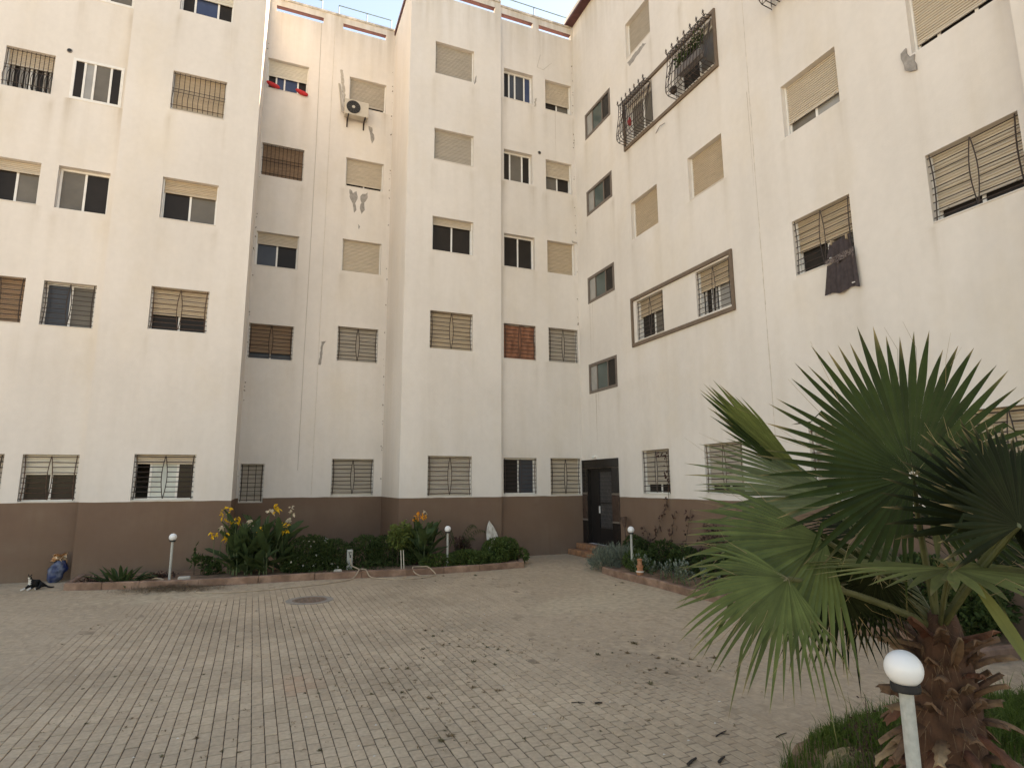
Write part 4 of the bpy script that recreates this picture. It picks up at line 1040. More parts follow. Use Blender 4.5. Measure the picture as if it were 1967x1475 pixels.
# ------------------------------------------------------------------ tap post, hose, small things by the bed
def tap_post():
    o = empty('tap_post', (2.02, 14.98, .08), 'short pale concrete post with a garden tap in front of the dark bush', 'post')
    m = MB(); m.cbox((1.955, 14.93, .05), (2.085, 15.05, .56), .01); m.build('post', mat('pale_concrete', (.40, .40, .36), .8, .15, 12), o)
    m = MB(); m.tube([(2.02, 14.928, .44), (2.02, 14.87, .44), (2.02, 14.86, .39)], .014, 7); m.tube([(2.0, 14.885, .455), (2.0, 14.885, .50)], .007, 5); m.box((1.97, 14.88, .50), (2.05, 14.892, .515))
    m.build('tap', M_DARK, o)
tap_post()
def hose():
    m = MB()
    a = [(2.02,14.86,.36),(2.03,14.70,.24),(2.12,14.55,.19),(2.17,14.42,.175),(2.13,14.25,.17),(2.02,14.10,.06),(1.85,13.98,.02),(1.35,13.72,.016),(.8,13.55,.014),(.2,13.42,.014),(-.4,13.40,.014),(-.95,13.56,.014),(-1.10,13.78,.016),(-1.06,14.0,.016)]
    b = [(2.20,14.44,.175),(2.30,14.30,.17),(2.36,14.12,.05),(2.52,13.98,.018),(2.85,13.72,.015),(3.22,13.62,.015),(3.50,13.70,.015),(3.80,13.88,.02),(3.83,14.05,.06),(3.72,14.22,.168),(3.62,14.3,.17),(3.45,14.34,.17),(3.36,14.24,.168),(3.38,14.08,.07),(3.50,13.93,.02),(3.66,13.9,.02)]
    def sm(p):
        o = []
        for i in range(len(p)-1):
            p0, p1, p2, p3 = (Vector(p[max(0, i-1)]), Vector(p[i]), Vector(p[i+1]), Vector(p[min(len(p)-1, i+2)]))
            for k in range(5):
                t = k/5; o.append(.5*((2*p1)+(-p0+p2)*t+(2*p0-5*p1+4*p2-p3)*t*t+(-p0+3*p1-3*p2+p3)*t**3))
        return o+[Vector(p[-1])]
    m.tube(sm(a), .014, 6); m.tube(sm(b), .014, 6)
    m.tube(sm([(-2.05,15.1,.12),(-1.95,14.95,.16),(-1.8,14.9,.13),(-1.95,14.82,.12),(-2.2,14.85,.12)]), .013, 6)
    tag(m.build('garden_hose', mat('beige_hose', (.42, .32, .225), .6, .2, 6), None, (2.02, 14.86, .36), smooth=True), 'beige garden hose from the tap, draped over the kerb and along the paving', 'hose')
hose()
def slab_bits():
    for i, (x, y, z, s, lab) in enumerate(((-1.40, 14.78, .13, .12, 'pale broken stone block lying in the bed by the left lamp'), (1.72, 14.62, .13, .09, 'small pale stone lying on the kerb edge beside the tap post'))):
        m = MB(); m.cbox((x-s, y-s*.5, z-.03), (x+s, y+s*.5, z+s*.5), .02); tag(m.build('stone_block', mat('pale_stone', (.42, .38, .32), .9, .25, 9, .3), None, (x, y, z)), lab, 'stone')
slab_bits()
def manhole():
    o = empty('manhole_cover', (.93, 12.0, 0), 'round rusty manhole cover in a pale concrete ring set in the paving', 'manhole cover')
    m = MB(); m.lathe([(.31, -.02), (.41, -.02), (.42, .003), (.315, .006), (.31, .004)], (.93, 12.0, .003), 32); m.build('ring', mat('ring_concrete', (.30, .255, .205), .9, .2, 12, .3), o)
    m = MB(); m.lathe([(.30, -.015), (.305, .004), (.27, .007), (.265, .004), (.02, .005)], (.93, 12.0, .003), 32)
    for i in range(-3, 4):
        for j in range(-3, 4):
            if math.hypot(i, j)*.075 < .24: m.box((.93+i*.075-.022, 12+j*.075-.022, .007), (.93+i*.075+.022, 12+j*.075+.022, .013))
    m.build('cover', mat('rusty_cover', (.22, .145, .10), .85, .3, 14, .3), o)
manhole()
def sack():
    x, y = -4.06, 16.42
    m = MB(); n, k = 14, 18; mt = mat('blue_sack', (.014, .028, .10), .45, .5, 11, .8, 12, col2=(.10, .12, .17))
    for i in range(n+1):
        t = i/n; rx = .165*(math.sin(PI*(t*.80+.10))**.55); z = .004+.46*t
        m.pts([(x+rx*math.cos(q*2*PI/k)*(1+.28*noise.noise((math.cos(q*2*PI/k)*2, math.sin(q*2*PI/k)*2, t*4)))-.04*(1-t)+.05*t, y+rx*.8*math.sin(q*2*PI/k)*(1+.25*noise.noise((q*.8, t*5, 1))), z+.02*noise.noise((q*.7, t*6, 3))) for q in range(k)])
    for i in range(n):
        for q in range(k): m.face((i*k+q, i*k+(q+1) % k, (i+1)*k+(q+1) % k, (i+1)*k+q))
    m.face([n*k+q for q in range(k)]); tag(m.build('plastic_sack', mt, None, (x, y, 0), smooth=True), 'crumpled blue plastic sack standing in the wall corner near the cat', 'sack')
    m = MB(); rr = random.Random(3)
    for q in range(26):                                            # crumpled, sharply folded sheets
        c = Vector((x+.05+rr.uniform(-.11, .10), y+rr.uniform(-.07, .05), .47+rr.uniform(-.03, .12))); d = rvec(rr); d.z *= .5; e = d.cross(rvec(rr)).normalized(); f = d.cross(e)
        a = m.pts([c+d*.085+f*.03, c+e*.06-f*.02, c-d*.07+f*.035, c-e*.065-f*.015, c+f*.05]); m.face((a, a+1, a+4)); m.face((a+1, a+2, a+4)); m.face((a+2, a+3, a+4)); m.face((a+3, a, a+4))
    tag(m.build('cloth_bag', mat('patterned_bag', (.45, .21, .08), .7, .3, 16, col2=(.55, .42, .28), island=.3), None, (x, y, .45)), 'crumpled orange and beige bag heaped on top of the blue sack', 'bag')
sack()

# ------------------------------------------------------------------ the cat, lying and facing the camera
def cat():
    o = empty('cat', (-4.2, 15.5, 0), 'black and white cat lying on the paving in front of the brown wall', 'cat')
    J = {'hip': ((.16, .14, .11), .095), 'waist': ((.08, .07, .125), .088), 'chest': ((-.03, -.03, .15), .082), 'sh': ((-.05, -.06, .185), .068), 'neck': ((-.06, -.085, .235), .045),
         'head': ((-.065, -.11, .285), .054), 'muz': ((-.07, -.158, .272), .027),
         'elL': ((-.10, -.10, .07), .030), 'pwL': ((-.17, -.20, .028), .024), 'tpL': ((-.21, -.245, .022), .022),
         'elR': ((.02, -.11, .06), .030), 'pwR': ((-.02, -.21, .026), .023), 'tpR': ((-.04, -.25, .022), .021),
         'knL': ((.20, .02, .09), .055), 'hkL': ((.16, -.09, .035), .030), 'ftL': ((.09, -.13, .022), .024),
         't1': ((.25, .15, .06), .028), 't2': ((.34, .12, .03), .022), 't3': ((.42, .10, .024), .02), 't4': ((.49, .12, .03), .013)}
    E = [('hip','waist'),('waist','chest'),('chest','sh'),('sh','neck'),('neck','head'),('head','muz'),('chest','elL'),('elL','pwL'),('pwL','tpL'),('chest','elR'),('elR','pwR'),('pwR','tpR'),('hip','knL'),('knL','hkL'),('hkL','ftL'),('hip','t1'),('t1','t2'),('t2','t3'),('t3','t4')]
    K = list(J); me = bpy.data.meshes.new('body'); me.from_pydata([J[k][0] for k in K], [(K.index(a), K.index(b)) for a, b in E], [])
    t = bpy.data.objects.new('body', me); C.objects.link(t)
    t.modifiers.new('s', 'SKIN'); 
    for i, k in enumerate(K): me.skin_vertices[0].data[i].radius = (J[k][1],)*2
    me.skin_vertices[0].data[0].use_root = True
    sb = t.modifiers.new('d', 'SUBSURF'); sb.levels = 2; sb.render_levels = 2
    dg = bpy.context.evaluated_depsgraph_get(); nm = bpy.data.meshes.new_from_object(t.evaluated_get(dg)); bpy.data.objects.remove(t); nm.name = 'body'
    # ears grown out of the head surface
    bm = bmesh.new(); bm.from_mesh(nm); 
    for s in (-1, 1):
        c = Vector((-.065+s*.033, -.105, .325)); pts = [c+Vector((-.020, 0, -.012)), c+Vector((.020, 0, -.012)), c+Vector((0, .018, -.012)), c+Vector((s*.008, .004, .042))]
        vs = [bm.verts.new(p) for p in pts]; bm.faces.new((vs[0], vs[1], vs[3])); bm.faces.new((vs[1], vs[2], vs[3])); bm.faces.new((vs[2], vs[0], vs[3]))
    bm.to_mesh(nm); bm.free()
    nm.materials.clear(); nm.materials.append(mat('black_fur', (.012, .011, .011), .9, .3, 40, .5, 120)); nm.materials.append(mat('white_fur', (.62, .58, .53), .9, .1, 40, .5, 120))
    for p in nm.polygons:
        c = p.center; w = False
        if c.y < -.138 and c.z > .235 and c.z < .285 and abs(c.x+.07) < .03: w = True             # muzzle
        if c.y < -.075 and .12 < c.z < .238 and abs(c.x+.06) < .04: w = True                       # bib
        if c.y < -.165 and c.z < .07: w = True                                                    # front paws
        if c.x < .13 and -.2 < c.y < -.085 and c.z < .04 and c.x > .04: w = True                  # hind paw
        p.material_index = 1 if w else 0; p.use_smooth = True
    ob = link('body', nm, o, (-4.2, 15.5, 0)); ob.rotation_euler.z = rad(-6)
    m = MB()
    for s in (-1, 1): m.lathe([(.001, -.007), (.007, -.003), (.007, .003), (.001, .007)], (-4.2-.065+s*.02, 15.5-.158, .293), 8)
    m.build('eye', mat('cat_eye', (.30, .28, .05), .2), o)
cat()
bpy.data.objects['cat'].scale = (.70, .76, .90)

# ------------------------------------------------------------------ right hand bed
def lavender():
    rr = random.Random(41); o = empty('lavender_bush', (8.0, 13.0, .05), 'grey green feathery bush spilling over the paving beside the entrance steps', 'shrub')
    mb = MB()
    for k in range(2300):
        c = rr.choice(((8.0, 13.35, .45, .40, .42), (8.25, 12.85, .45, .40, .45), (7.75, 12.95, .35, .40, .36), (8.5, 13.6, .35, .4, .40)))
        az = rr.uniform(0, 2*PI); el = rr.uniform(.05, 1.35); d = Vector((math.cos(az)*math.cos(el), math.sin(az)*math.cos(el), math.sin(el)))
        r1 = rr.uniform(.55, 1.0); p = Vector((c[0]+d.x*c[2]*r1, c[1]+d.y*c[3]*r1, max(.03, d.z*c[4]*r1*1.25)))
        e = (d+Vector((0, 0, .7))+rvec(rr)*.35).normalized(); L = rr.uniform(.07, .17)
        for q in range(3): rot_leaf(mb, p+e*(L*q*.28), (e+rvec(rr)*.55).normalized(), rvec(rr), L*.6, .014, .2, .1, 2)
    mb.build('foliage', G_GREY, o)
    sm = MB()
    for k in range(26):
        x, y = 8.1+rr.uniform(-.3, .4), 13.1+rr.uniform(-.4, .5); sm.tube([(x, y, .05), (x+rr.uniform(-.15, .15), y+rr.uniform(-.15, .15), rr.uniform(.4, .72))], [.005, .002], 4)
    sm.build('stem', M_TWIG, o)
lavender()
bush('dark_shrub', 'dark rounded shrub under the wall between the entrance and the vine', [((8.85,13.3,.50),(.25,.40,.30)),((8.8,12.9,.42),(.3,.3,.3))], 1900, .06, .035, G_DARK, 42)
bush('leafy_plant', 'green leafy plant around the foot of the lamp near the entrance', [((8.3,12.35,.28),(.35,.4,.28)),((8.1,11.9,.22),(.3,.35,.22))], 1500, .09, .03, G_MID, 43, stems=6, cat='plant')
def succulent(label, c, n, L, seed, r):
    rr = random.Random(seed); o = empty('fleshy_plant', (*c, .08), label, 'plant', 'grey green fleshy plants along the right kerb'); mb = MB(); sm = MB()
    for k in range(n):
        b = Vector((c[0]+rr.uniform(-r, r)*.7, c[1]+rr.uniform(-r, r), .08)); t = b+Vector((rr.uniform(-.12, .12), rr.uniform(-.12, .12), rr.uniform(.22, .44)))
        sm.tube([b, t], [.011, .007], 5)
        for q in range(12):
            p = b.lerp(t, .35+.65*q/11); az = q*2.4; e = Vector((math.cos(az), math.sin(az), .75 if q < 9 else 2)); rot_leaf(mb, p, e, (0, 0, 1), L*rr.uniform(.7, 1.1), L*.42, .25, .1, 3)
    mb.build('foliage', G_GREY, o); sm.build('stem', M_STEM, o)
succulent('grey green fleshy leaved plant just left of the clay pot on the kerb', (8.02, 11.65), 15, .085, 44, .3)
succulent('grey green fleshy leaved plant just right of the clay pot on the kerb', (8.05, 10.75), 18, .085, 45, .4)
succulent('grey green fleshy plant at the end of the row, half hidden by palm fronds', (8.0, 9.9), 15, .085, 46, .35)
bush('dark_shrub', 'dark leafy shrub at the foot of the climbing vine', [((8.7,11.9,.42),(.35,.45,.38)),((8.75,11.2,.40),(.35,.4,.34)),((8.8,10.5,.36),(.3,.4,.32))], 3000, .075, .042, G_DARK, 47)
def vine():
    rr = random.Random(48); o = empty('climbing_vine', (9.05, 12.45, .1), 'thin dark leafed vine climbing the wall to a barred ground floor window', 'vine')
    sm = MB(); mb = MB()
    for pth in ([(9.0, 12.75, .1), (9.08, 12.75, .7), (9.1, 12.5, 1.15), (9.12, 12.3, 1.5), (9.13, 12.18, 1.75), (9.13, 12.16, 2.3), (9.13, 12.2, 2.75), (9.13, 12.5, 2.82)], [(9.0, 12.2, .1), (9.1, 12.1, .8), (9.12, 11.95, 1.4)], [(9.0, 11.6, .1), (9.08, 11.5, .9), (9.12, 11.35, 1.5)], [(9.0, 11.2, .1), (9.1, 11.0, .8), (9.1, 10.8, 1.25)], [(9.0, 13.0, .3), (9.1, 13.05, .8), (9.08, 13.2, 1.0)]):
        sm.tube(pth, .007, 5)
        for (a, b) in zip(pth, pth[1:]):
            a, b = Vector(a), Vector(b)
            for k in range(int((b-a).length*32)):
                p = a.lerp(b, rr.random())+Vector((rr.uniform(-.07, .03), rr.uniform(-.12, .12)*(1 if p_low(a) else .5), rr.uniform(-.05, .05)))
                rot_leaf(mb, p, (rvec(rr)+Vector((-.3, 0, -.4))), rvec(rr), rr.uniform(.05, .09), .045, .2, .2, 3)
    mb.build('foliage', G_RED, o); sm.build('stem', M_TWIG, o)
def p_low(a): return a.z < 1.3
vine()
def clay_pot():
    o = empty('clay_pot', (7.66, 11.2, .15), 'small stacked terracotta pot with a pale band standing on the right kerb', 'pot')
    m = MB(); m.lathe([(.06, 0), (.085, .07), (.085, .095), (.065, .10), (.062, .15), (.075, .17), (.075, .20), (.05, .205), (.045, .30), (.06, .32), (.055, .34), (.01, .34)], (7.57, 11.2, .148), 16)
    m.build('pot', mat('terracotta', (.38, .17, .09), .8, .25, 14, .2, 40), o, smooth=False)
    m = MB(); m.lathe([(.086, 0), (.0865, .004), (.0865, .02), (.086, .024)], (7.57, 11.2, .218), 16); m.build('band', M_MARBLE, o)
clay_pot()
def cone_fitting():
    o = empty('garden_spike', (8.95, 13.85, .1), 'dark cone shaped spike fitting standing by the brown wall beside the entrance', 'garden spike')
    m = MB(); m.tube([(8.95, 13.82, .1), (8.97, 13.9, .95)], .012, 6); m.build('stake', M_IRON, o)
    m = MB(); m.tube([(8.97, 13.9, .93), (8.99, 13.98, 1.18)], [.03, .095], 12); m.build('cone', M_IRON2, o)
cone_fitting()
for i, (label, lobes, n, m) in enumerate((
    ('dark shrub behind the left palm fronds, against the barred ground floor window', [((8.65,9.2,.62),(.4,.5,.55)),((8.7,8.5,.5),(.4,.45,.45))], 3200, G_DARK),
    ('broad dark shrub behind the palm trunk, along the kerb', [((8.6,7.5,.55),(.45,.6,.5)),((8.6,6.7,.6),(.45,.6,.55)),((8.4,7.1,.3),(.4,.7,.25))], 4200, G_DARK),
    ('dark shrub filling the near end of the right bed beside the kerb corner', [((8.7,5.9,.6),(.45,.6,.5)),((8.6,5.3,.45),(.5,.45,.38)),((9.0,5.4,.5),(.2,.5,.4))], 4600, G_DARK))):
    bush('dark_shrub', label, lobes, n, .085, .05, m, 50+i)
bush('leggy_shrub', 'leggy brown and green shrub beside the vine with dry branches', [((8.9,10.4,.9),(.18,.45,.45)),((8.95,9.9,.7),(.18,.4,.4))], 650, .07, .035, G_RED, 56, sparse=.3, stems=22)

# potted greenery inside the upper window cage
def cage_plants():
    F = fE; o = empty('window_planter', F(-10.35, 11.9, .2), 'grey trough of dark plants inside the upper window cage', 'planter')
    m = MB(); m.cbox((-10.75, 11.98, .09), (-9.95, 12.20, .29), .03, F=F); m.build('trough', mat('grey_trough', (.17, .155, .15), .6, .15, 9), o)
    rr = random.Random(61); mb = MB()
    for k in range(240):
        p = Vector(F(-10.3+rr.uniform(-.5, .45), 12.30+abs(rr.gauss(0, .17)), .2+rr.uniform(-.1, .1))); rot_leaf(mb, p, rvec(rr)+Vector((0, 0, .4)), rvec(rr), .10, .05, .2, .3, 2)
    mb.build('foliage', G_DARK, o)
    o2 = empty('flower_pot', F(-10.98, 11.72, .22), 'round dark pot at the lower corner of the right hand window cage', 'pot')
    m = MB(); m.lathe([(.05, 0), (.085, .05), (.09, .14), (.08, .15), (.01, .15)], F(-10.98, 11.70, .22), 12); m.build('pot', M_IRON, o2)
    o3 = MB(); x, y, z = F(-12.95, 12.12, .2); o3.lathe([(.03, 0), (.055, .03), (.06, .14), (.035, .18), (.025, .22), (.028, .24), (.01, .24)], (x, y, z-.12), 12)
    tag(o3.build('red_jug', mat('red_plastic', (.45, .03, .03), .4, .1), None, (x, y, z)), 'small red jug inside the window cage nearer the building corner', 'jug')
    m = MB(); m.tube([F(-12.05, 11.28, .01), F(-11.8, 11.33, .06), F(-11.6, 11.3, .05)], .008, 5); m.build('wire_stub', M_IRON2, wing, F(-12.05, 11.28, 0))
cage_plants()

# ------------------------------------------------------------------ fan palm
def fan_leaf(palm, hub, mid, nrm, Rr, A, n, base, seed, m, cup=.12, droop=.25, join=.52, prad=.020, lval=.28, bend=0., prof=None, tipvar=.10):
    dry = []; rr = random.Random(seed); hub = Vector(hub); mid = Vector(mid).normalized(); nrm = Vector(nrm); nrm = (nrm-mid*nrm.dot(mid)).normalized(); s = nrm.cross(mid)*-1
    mb = MB(); da = 2*A/n; ts = [.03, .14, .28, .40, .52, .62, .72, .82, .91, 1.0]
    def point(a, t, L, off, dr, sway):
        d = mid*math.cos(a)+s*math.sin(a); r = t*L
        p = hub+d*r+nrm*(cup*r*r/Rr*(1.0) + off)
        p += nrm*(-bend*abs(math.sin(a*.5))**2*r)
        g = max(0, t-.35); p.z -= dr*Rr*g*g*1.6
        p += (s*math.cos(a)-mid*math.sin(a))*(sway*max(0, t-join)**1.5*L)
        return p
    Ls = [Rr*(1-lval*(abs(-A+da*(i+.5))/A)**2)*(1+rr.uniform(-tipvar, tipvar*.4)) for i in range(n)]
    if prof: Ls = [Rr*prof(abs(-A+da*(i+.5)))*(1+rr.uniform(-tipvar, tipvar*.4)) for i in range(n)]
    jn = [min(.85, max(.3, join*(1+.12*math.cos(2*(-A+da*i)))+rr.uniform(-.05, .05))) for i in range(n+1)]
    edge_cache = {}
    for i in range(n):
        a = -A+da*(i+.5); L = Ls[i]; dr = droop*rr.uniform(.4, 1.5); sw = rr.uniform(-.10, .10); broken = rr.random() < .07; dk = rr.uniform(.2, 1) if rr.random() < .8 else 1.6; dl = rr.uniform(.80, .93)
        rows = []
        jj = (jn[i]+jn[i+1])/2
        for t in ts:
            hw = math.tan(da/2)*t*L if t <= jj else math.tan(da/2)*jj*L*max(.0, (1-(t-jj)/(1-jj)))**.85
            f = math.atan2(hw, t*L)/(da/2) if t > 0 else 1
            pl = .30*hw
            drr = dr if t > jj else dr*.5+droop*.5
            if broken and t > .72: dr2 = drr+.35
            else: dr2 = drr
            swt = sw if t > jj else 0
            c = point(a, t, L, -pl*.6, dr2, swt)
            l = point(a-da/2*f, t, L, pl*.6, dr2, swt); r = point(a+da/2*f, t, L, pl*.6, dr2, swt)
            nv = len(mb.v)
            if hw < 1e-4: rows.append((mb.pts([c]),))
            else:
                b = mb.pts([l, c, r]); rows.append((b, b+1, b+2))
            q_ = min(1, max(0, (t-dl)/(1-dl))*dk); dry += [q_, q_*.6+.025*(t < .5), q_] if hw >= 1e-4 else [q_]
        for x, y in zip(rows, rows[1:]):
            if len(y) == 3: mb.face((x[0], x[1], y[1], y[0])); mb.face((x[1], x[2], y[2], y[1]))
            else: mb.face((x[0], x[1], y[0])); mb.face((x[1], x[2], y[0]))
        if rr.random() < .30:                                      # loose white fibres between the tips
            p = point(a+da/2, jj, L, 0, dr, 0); q = point(a+da*rr.uniform(.2, .9), min(1.02, jj+.42), L, .03, dr*.4, rr.uniform(-.5, .5)); k = p.lerp(q, .5)+rvec(rr)*.04
            nv = len(mb.v); mb.tube([p, k, q], [.0014, .0012, .0006], 3); dry += [1.]*(len(mb.v)-nv)
    lf = mb.build('palm_leaf', m, palm, hub, attr={'dry': dry})
    # petiole with a slight arch, flat on top
    b = Vector(base); pm = MB(); ctrl = (b+hub)/2+Vector((0, 0, .10))-nrm*.05
    pth = [b*((1-t)**2)+ctrl*(2*t*(1-t))+hub*(t*t) for t in [i/9 for i in range(10)]]
    pm.tube(pth, [prad*(1.25-.6*i/9) for i in range(10)], 7, flat=.62)
    for i in range(1, 9):                                          # marginal teeth
        p = pth[i]; t = (pth[i+1]-pth[i-1]).normalized(); x = t.orthogonal().normalized(); y = t.cross(x)
        for sgn in (-1, 1): e = y*sgn; w = prad*(1.25-.6*i/9); pm.tri(p+e*w*.9-t*.006, p+e*w*.9+t*.006, p+e*(w+.010)+t*.006)
    pm.build('petiole', mat('petiole', (.10, .105, .045), .5, .25, 7), lf)
    hs = MB()                                                      # hastula: pale tuft where the blade starts
    for k in range(16):
        d = mid*rr.uniform(.2, 1)+s*rr.uniform(-1, 1)+nrm*.5; hs.tri(hub+nrm*.006+s*.004, hub+nrm*.006-s*.004, hub+nrm*.012+d*rr.uniform(.03, .09))
    hs.build('hastula', mat('pale_fibre', (.30, .25, .13), .8, .3, 30), lf)
    return lf
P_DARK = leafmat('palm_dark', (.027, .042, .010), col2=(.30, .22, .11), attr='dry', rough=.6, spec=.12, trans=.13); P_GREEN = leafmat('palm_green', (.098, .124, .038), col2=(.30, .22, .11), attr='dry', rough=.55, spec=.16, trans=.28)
P_PALE = leafmat('palm_pale', (.15, .175, .08), col2=(.30, .22, .11), attr='dry', rough=.55, spec=.16, trans=.3); P_YELL = leafmat('palm_yellowish', (.165, .175, .055), col2=(.30, .22, .11), attr='dry', rough=.55, spec=.16, trans=.3); P_SHADE = leafmat('palm_shade', (.013, .018, .0065), col2=(.30, .22, .11), attr='dry', rough=.7, spec=.06, trans=.08)  # last one: shade on the dim fans put into the leaf colour

def palm():
    o = empty('fan_palm', (3.76, 2.53, .1), 'young fan palm with a shaggy cut trunk and big green fans behind the near lamp', 'palm tree')
    rr = random.Random(71)
    # trunk core
    ax = [(3.78, 2.56, .0), (3.77, 2.54, .3), (3.74, 2.51, .6), (3.71, 2.47, .9), (3.69, 2.44, 1.12), (3.68, 2.42, 1.34)]; rad_ = [.22, .215, .20, .175, .14, .08]
    tm = MB(); tm.tube(ax, rad_, 18); tr = tm.build('trunk', mat('palm_fibre', (.085, .042, .026), .95, .45, 16, .9, 30, stretch=(1, 1, .35)), o, smooth=True)
    def axis(z):
        for (a, b), (r0, r1) in zip(zip(ax, ax[1:]), zip(rad_, rad_[1:])):
            if a[2] <= z <= b[2]: t = (z-a[2])/(b[2]-a[2]); return Vector(a).lerp(Vector(b), t), r0+(r1-r0)*t
        return Vector(ax[-1]), rad_[-1]
    bm_ = [mat('boot_tan', (.115, .062, .036), .9, .35, 14, .5, 40, col2=(.34, .235, .14), attr='dry'), mat('boot_brown', (.085, .042, .025), .9, .35, 14, .5, 40, col2=(.24, .15, .09), attr='dry'), mat('boot_red', (.105, .04, .024), .9, .35, 14, .5, 40, col2=(.19, .10, .06), attr='dry')]
    for k in range(128):
        z = .08+1.14*(k/128)+rr.uniform(-.02, .02); az = k*2.39996+rr.uniform(-.12, .12); c, r = axis(z)
        d = Vector((math.cos(az), math.sin(az), 0)); sd = Vector((-d.y, d.x, 0)); L = rr.uniform(.10, .25)*(1.1 if z > .4 else .8); W = rr.uniform(.042, .074)*(1 if z < .8 else .85)
        el = rr.uniform(-.5, .45) if z < .75 else rr.uniform(.2, 1.0)
        e = (d*math.cos(el)+Vector((0, 0, math.sin(el)))).normalized(); sag = rr.uniform(.1, .75) if z < .8 else rr.uniform(-.1, .25)
        mb = MB(); rows = 7; base = c+d*(r*.82); th = .014; tooth = rr.random() < .6
        tw = rr.uniform(-.35, .35); split = rr.uniform(-.3, .3)
        for i in range(rows+1):
            t = i/rows; w = W*(.62-.24*t+.10*math.sin(t*9+k)); p = base+e*(L*t)+Vector((0, 0, -sag*L*t*t)); up = e.cross(sd)*-1
            s2 = (sd*math.cos(tw*t)+up*math.sin(tw*t)); u2 = (up*math.cos(tw*t)-sd*math.sin(tw*t))
            j = (.012 if (i % 2 and tooth) else 0)+rr.uniform(-.003, .003); endc = (split*.05 if i == rows else 0)
            mb.pts([p-s2*(w+j)+u2*.014+e*endc, p-u2*.004, p+s2*(w+j)+u2*.014-e*endc, p+s2*w*.8-u2*(th*.5), p-u2*(th*.5+.008), p-s2*w*.8-u2*th*.5])
        for i in range(rows):
            for q in range(6): a = i*6; mb.face((a+q, a+(q+1) % 6, a+6+(q+1) % 6, a+6+q))
        mb.face([rows*6+q for q in range(6)])
        mt = bm_[rr.choice((0, 1, 1, 2))]
        k_ = 1. if z < .7 else .35
        mb.build('leaf_base', mt, tr, base, attr={'dry': [k_*max(0, (i/rows-.25)/.75) for i in range(rows+1) for q in range(6)]})
    # torn fibre hanging between the bases
    fb = MB()
    for k in range(700):
        z = rr.uniform(.05, 1.3); c, r = axis(z); az = rr.uniform(0, 2*PI); d = Vector((math.cos(az), math.sin(az), 0)); p = c+d*(r+rr.uniform(0, .03)); q = p+d*rr.uniform(.02, .10)+Vector((rr.uniform(-.06, .06), rr.uniform(-.06, .06), rr.uniform(-.14, .06)))
        s = d.cross(Vector((0, 0, 1)))*.002; fb.tri(p-s, p+s, q)
    fb.build('trunk_fibre', mat('fibre', (.16, .10, .06), .95, .4, 30), tr)['kind'] = 'stuff'
    T = (3.68, 2.43, 1.24)
    cam = Vector((-.382*.0-.38, -.924, 0)); right = Vector((.924, -.382, 0)); up = Vector((0, 0, 1)); away = Vector((.38, .92, 0))
    # the large upright fan facing the courtyard
    fan_leaf(o, (3.32, 2.24, 2.12), up*.97+away*.20+right*.05, cam*.97+up*.22, .88, rad(168), 64, T, 101, P_DARK, cup=.10, droop=.03, join=.60, prof=lambda a: 1.0 if a < 2.1 else max(.55, 1-(a-2.1)*.5), prad=.024, tipvar=.07)
    # narrow folded fan, upper left
    fan_leaf(o, (3.52, 3.10, 2.08), right*-.66+up*.76+away*.1, cam*.5+right*-.35+up*-.5, 1.02, rad(11), 10, T, 102, P_GREEN, cup=.04, droop=.02, join=.66, prad=.018)
    fan_leaf(o, (3.55, 3.12, 2.06), right*-.70+up*.72+away*.15, cam*.8+right*.4, .98, rad(13), 9, T, 122, P_DARK, cup=.04, droop=.02, join=.66, prad=.012)
    # pale fan behind, reaching left
    fan_leaf(o, (3.62, 2.92, 1.97), right*-.93+up*.26+away*.1, cam*.72+up*.55, 1.05, rad(36), 20, T, 103, P_PALE, cup=-.04, droop=.08, join=.55, lval=.1)
    # left fan at mid height
    fan_leaf(o, (2.99, 2.56, 1.76), right*-.95+up*-.22+cam*.05, up*.72+cam*.68, .84, rad(70), 34, T, 104, P_GREEN, cup=-.06, droop=.10, join=.60, lval=.15)
    # lower left fan, drooping
    fan_leaf(o, (2.64, 2.52, 1.58), right*-.80+up*-.50+cam*.1, up*.66+cam*.72, .62, rad(82), 34, T, 105, P_GREEN, cup=-.14, droop=.18, join=.50, lval=.22)
    # hanging fans under the crown
    fan_leaf(o, (3.13, 2.60, 1.50), right*-.35+up*-.85+away*.2, cam*.85+up*-.35+right*-.4, .50, rad(92), 30, T, 106, P_SHADE, cup=-.10, droop=.12, join=.45)
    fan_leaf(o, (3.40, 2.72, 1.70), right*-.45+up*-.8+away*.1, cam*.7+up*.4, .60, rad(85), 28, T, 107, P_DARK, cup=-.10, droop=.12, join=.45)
    fan_leaf(o, (3.30, 2.50, 1.56), right*-.1+up*-.95+away*.1, cam*.8+up*.2, .44, rad(80), 26, T, 114, P_SHADE, cup=-.08, droop=.1, join=.45)
    # flat yellowish fan seen edge on
    fan_leaf(o, (3.11, 1.97, 1.675), cam*.97+right*.10+up*-.03, up*.99+away*.02, .56, rad(150), 34, T, 108, P_YELL, cup=-.03, droop=.05, join=.62, lval=-.25, prad=.018)
    # large shaded fan at the right edge
    fan_leaf(o, (3.05, 1.62, 1.90), up*.92+right*.22+away*.2, away*.55+up*-.5+right*-.35, .47, rad(128), 38, T, 109, P_SHADE, cup=.05, droop=.06, join=.66, lval=-.05)
    fan_leaf(o, (3.22, 1.75, 1.88), up*.7+right*.5+away*.2, away*.6+up*-.4+right*-.2, .56, rad(130), 36, T, 115, P_SHADE, cup=.05, droop=.08, join=.62, lval=-.05)
    fan_leaf(o, (4.1, 2.5, 1.75), right*.75+up*.35+away*.3, up*.7+cam*.6, .75, rad(110), 30, T, 110, P_SHADE, cup=-.1, droop=.25, join=.5)
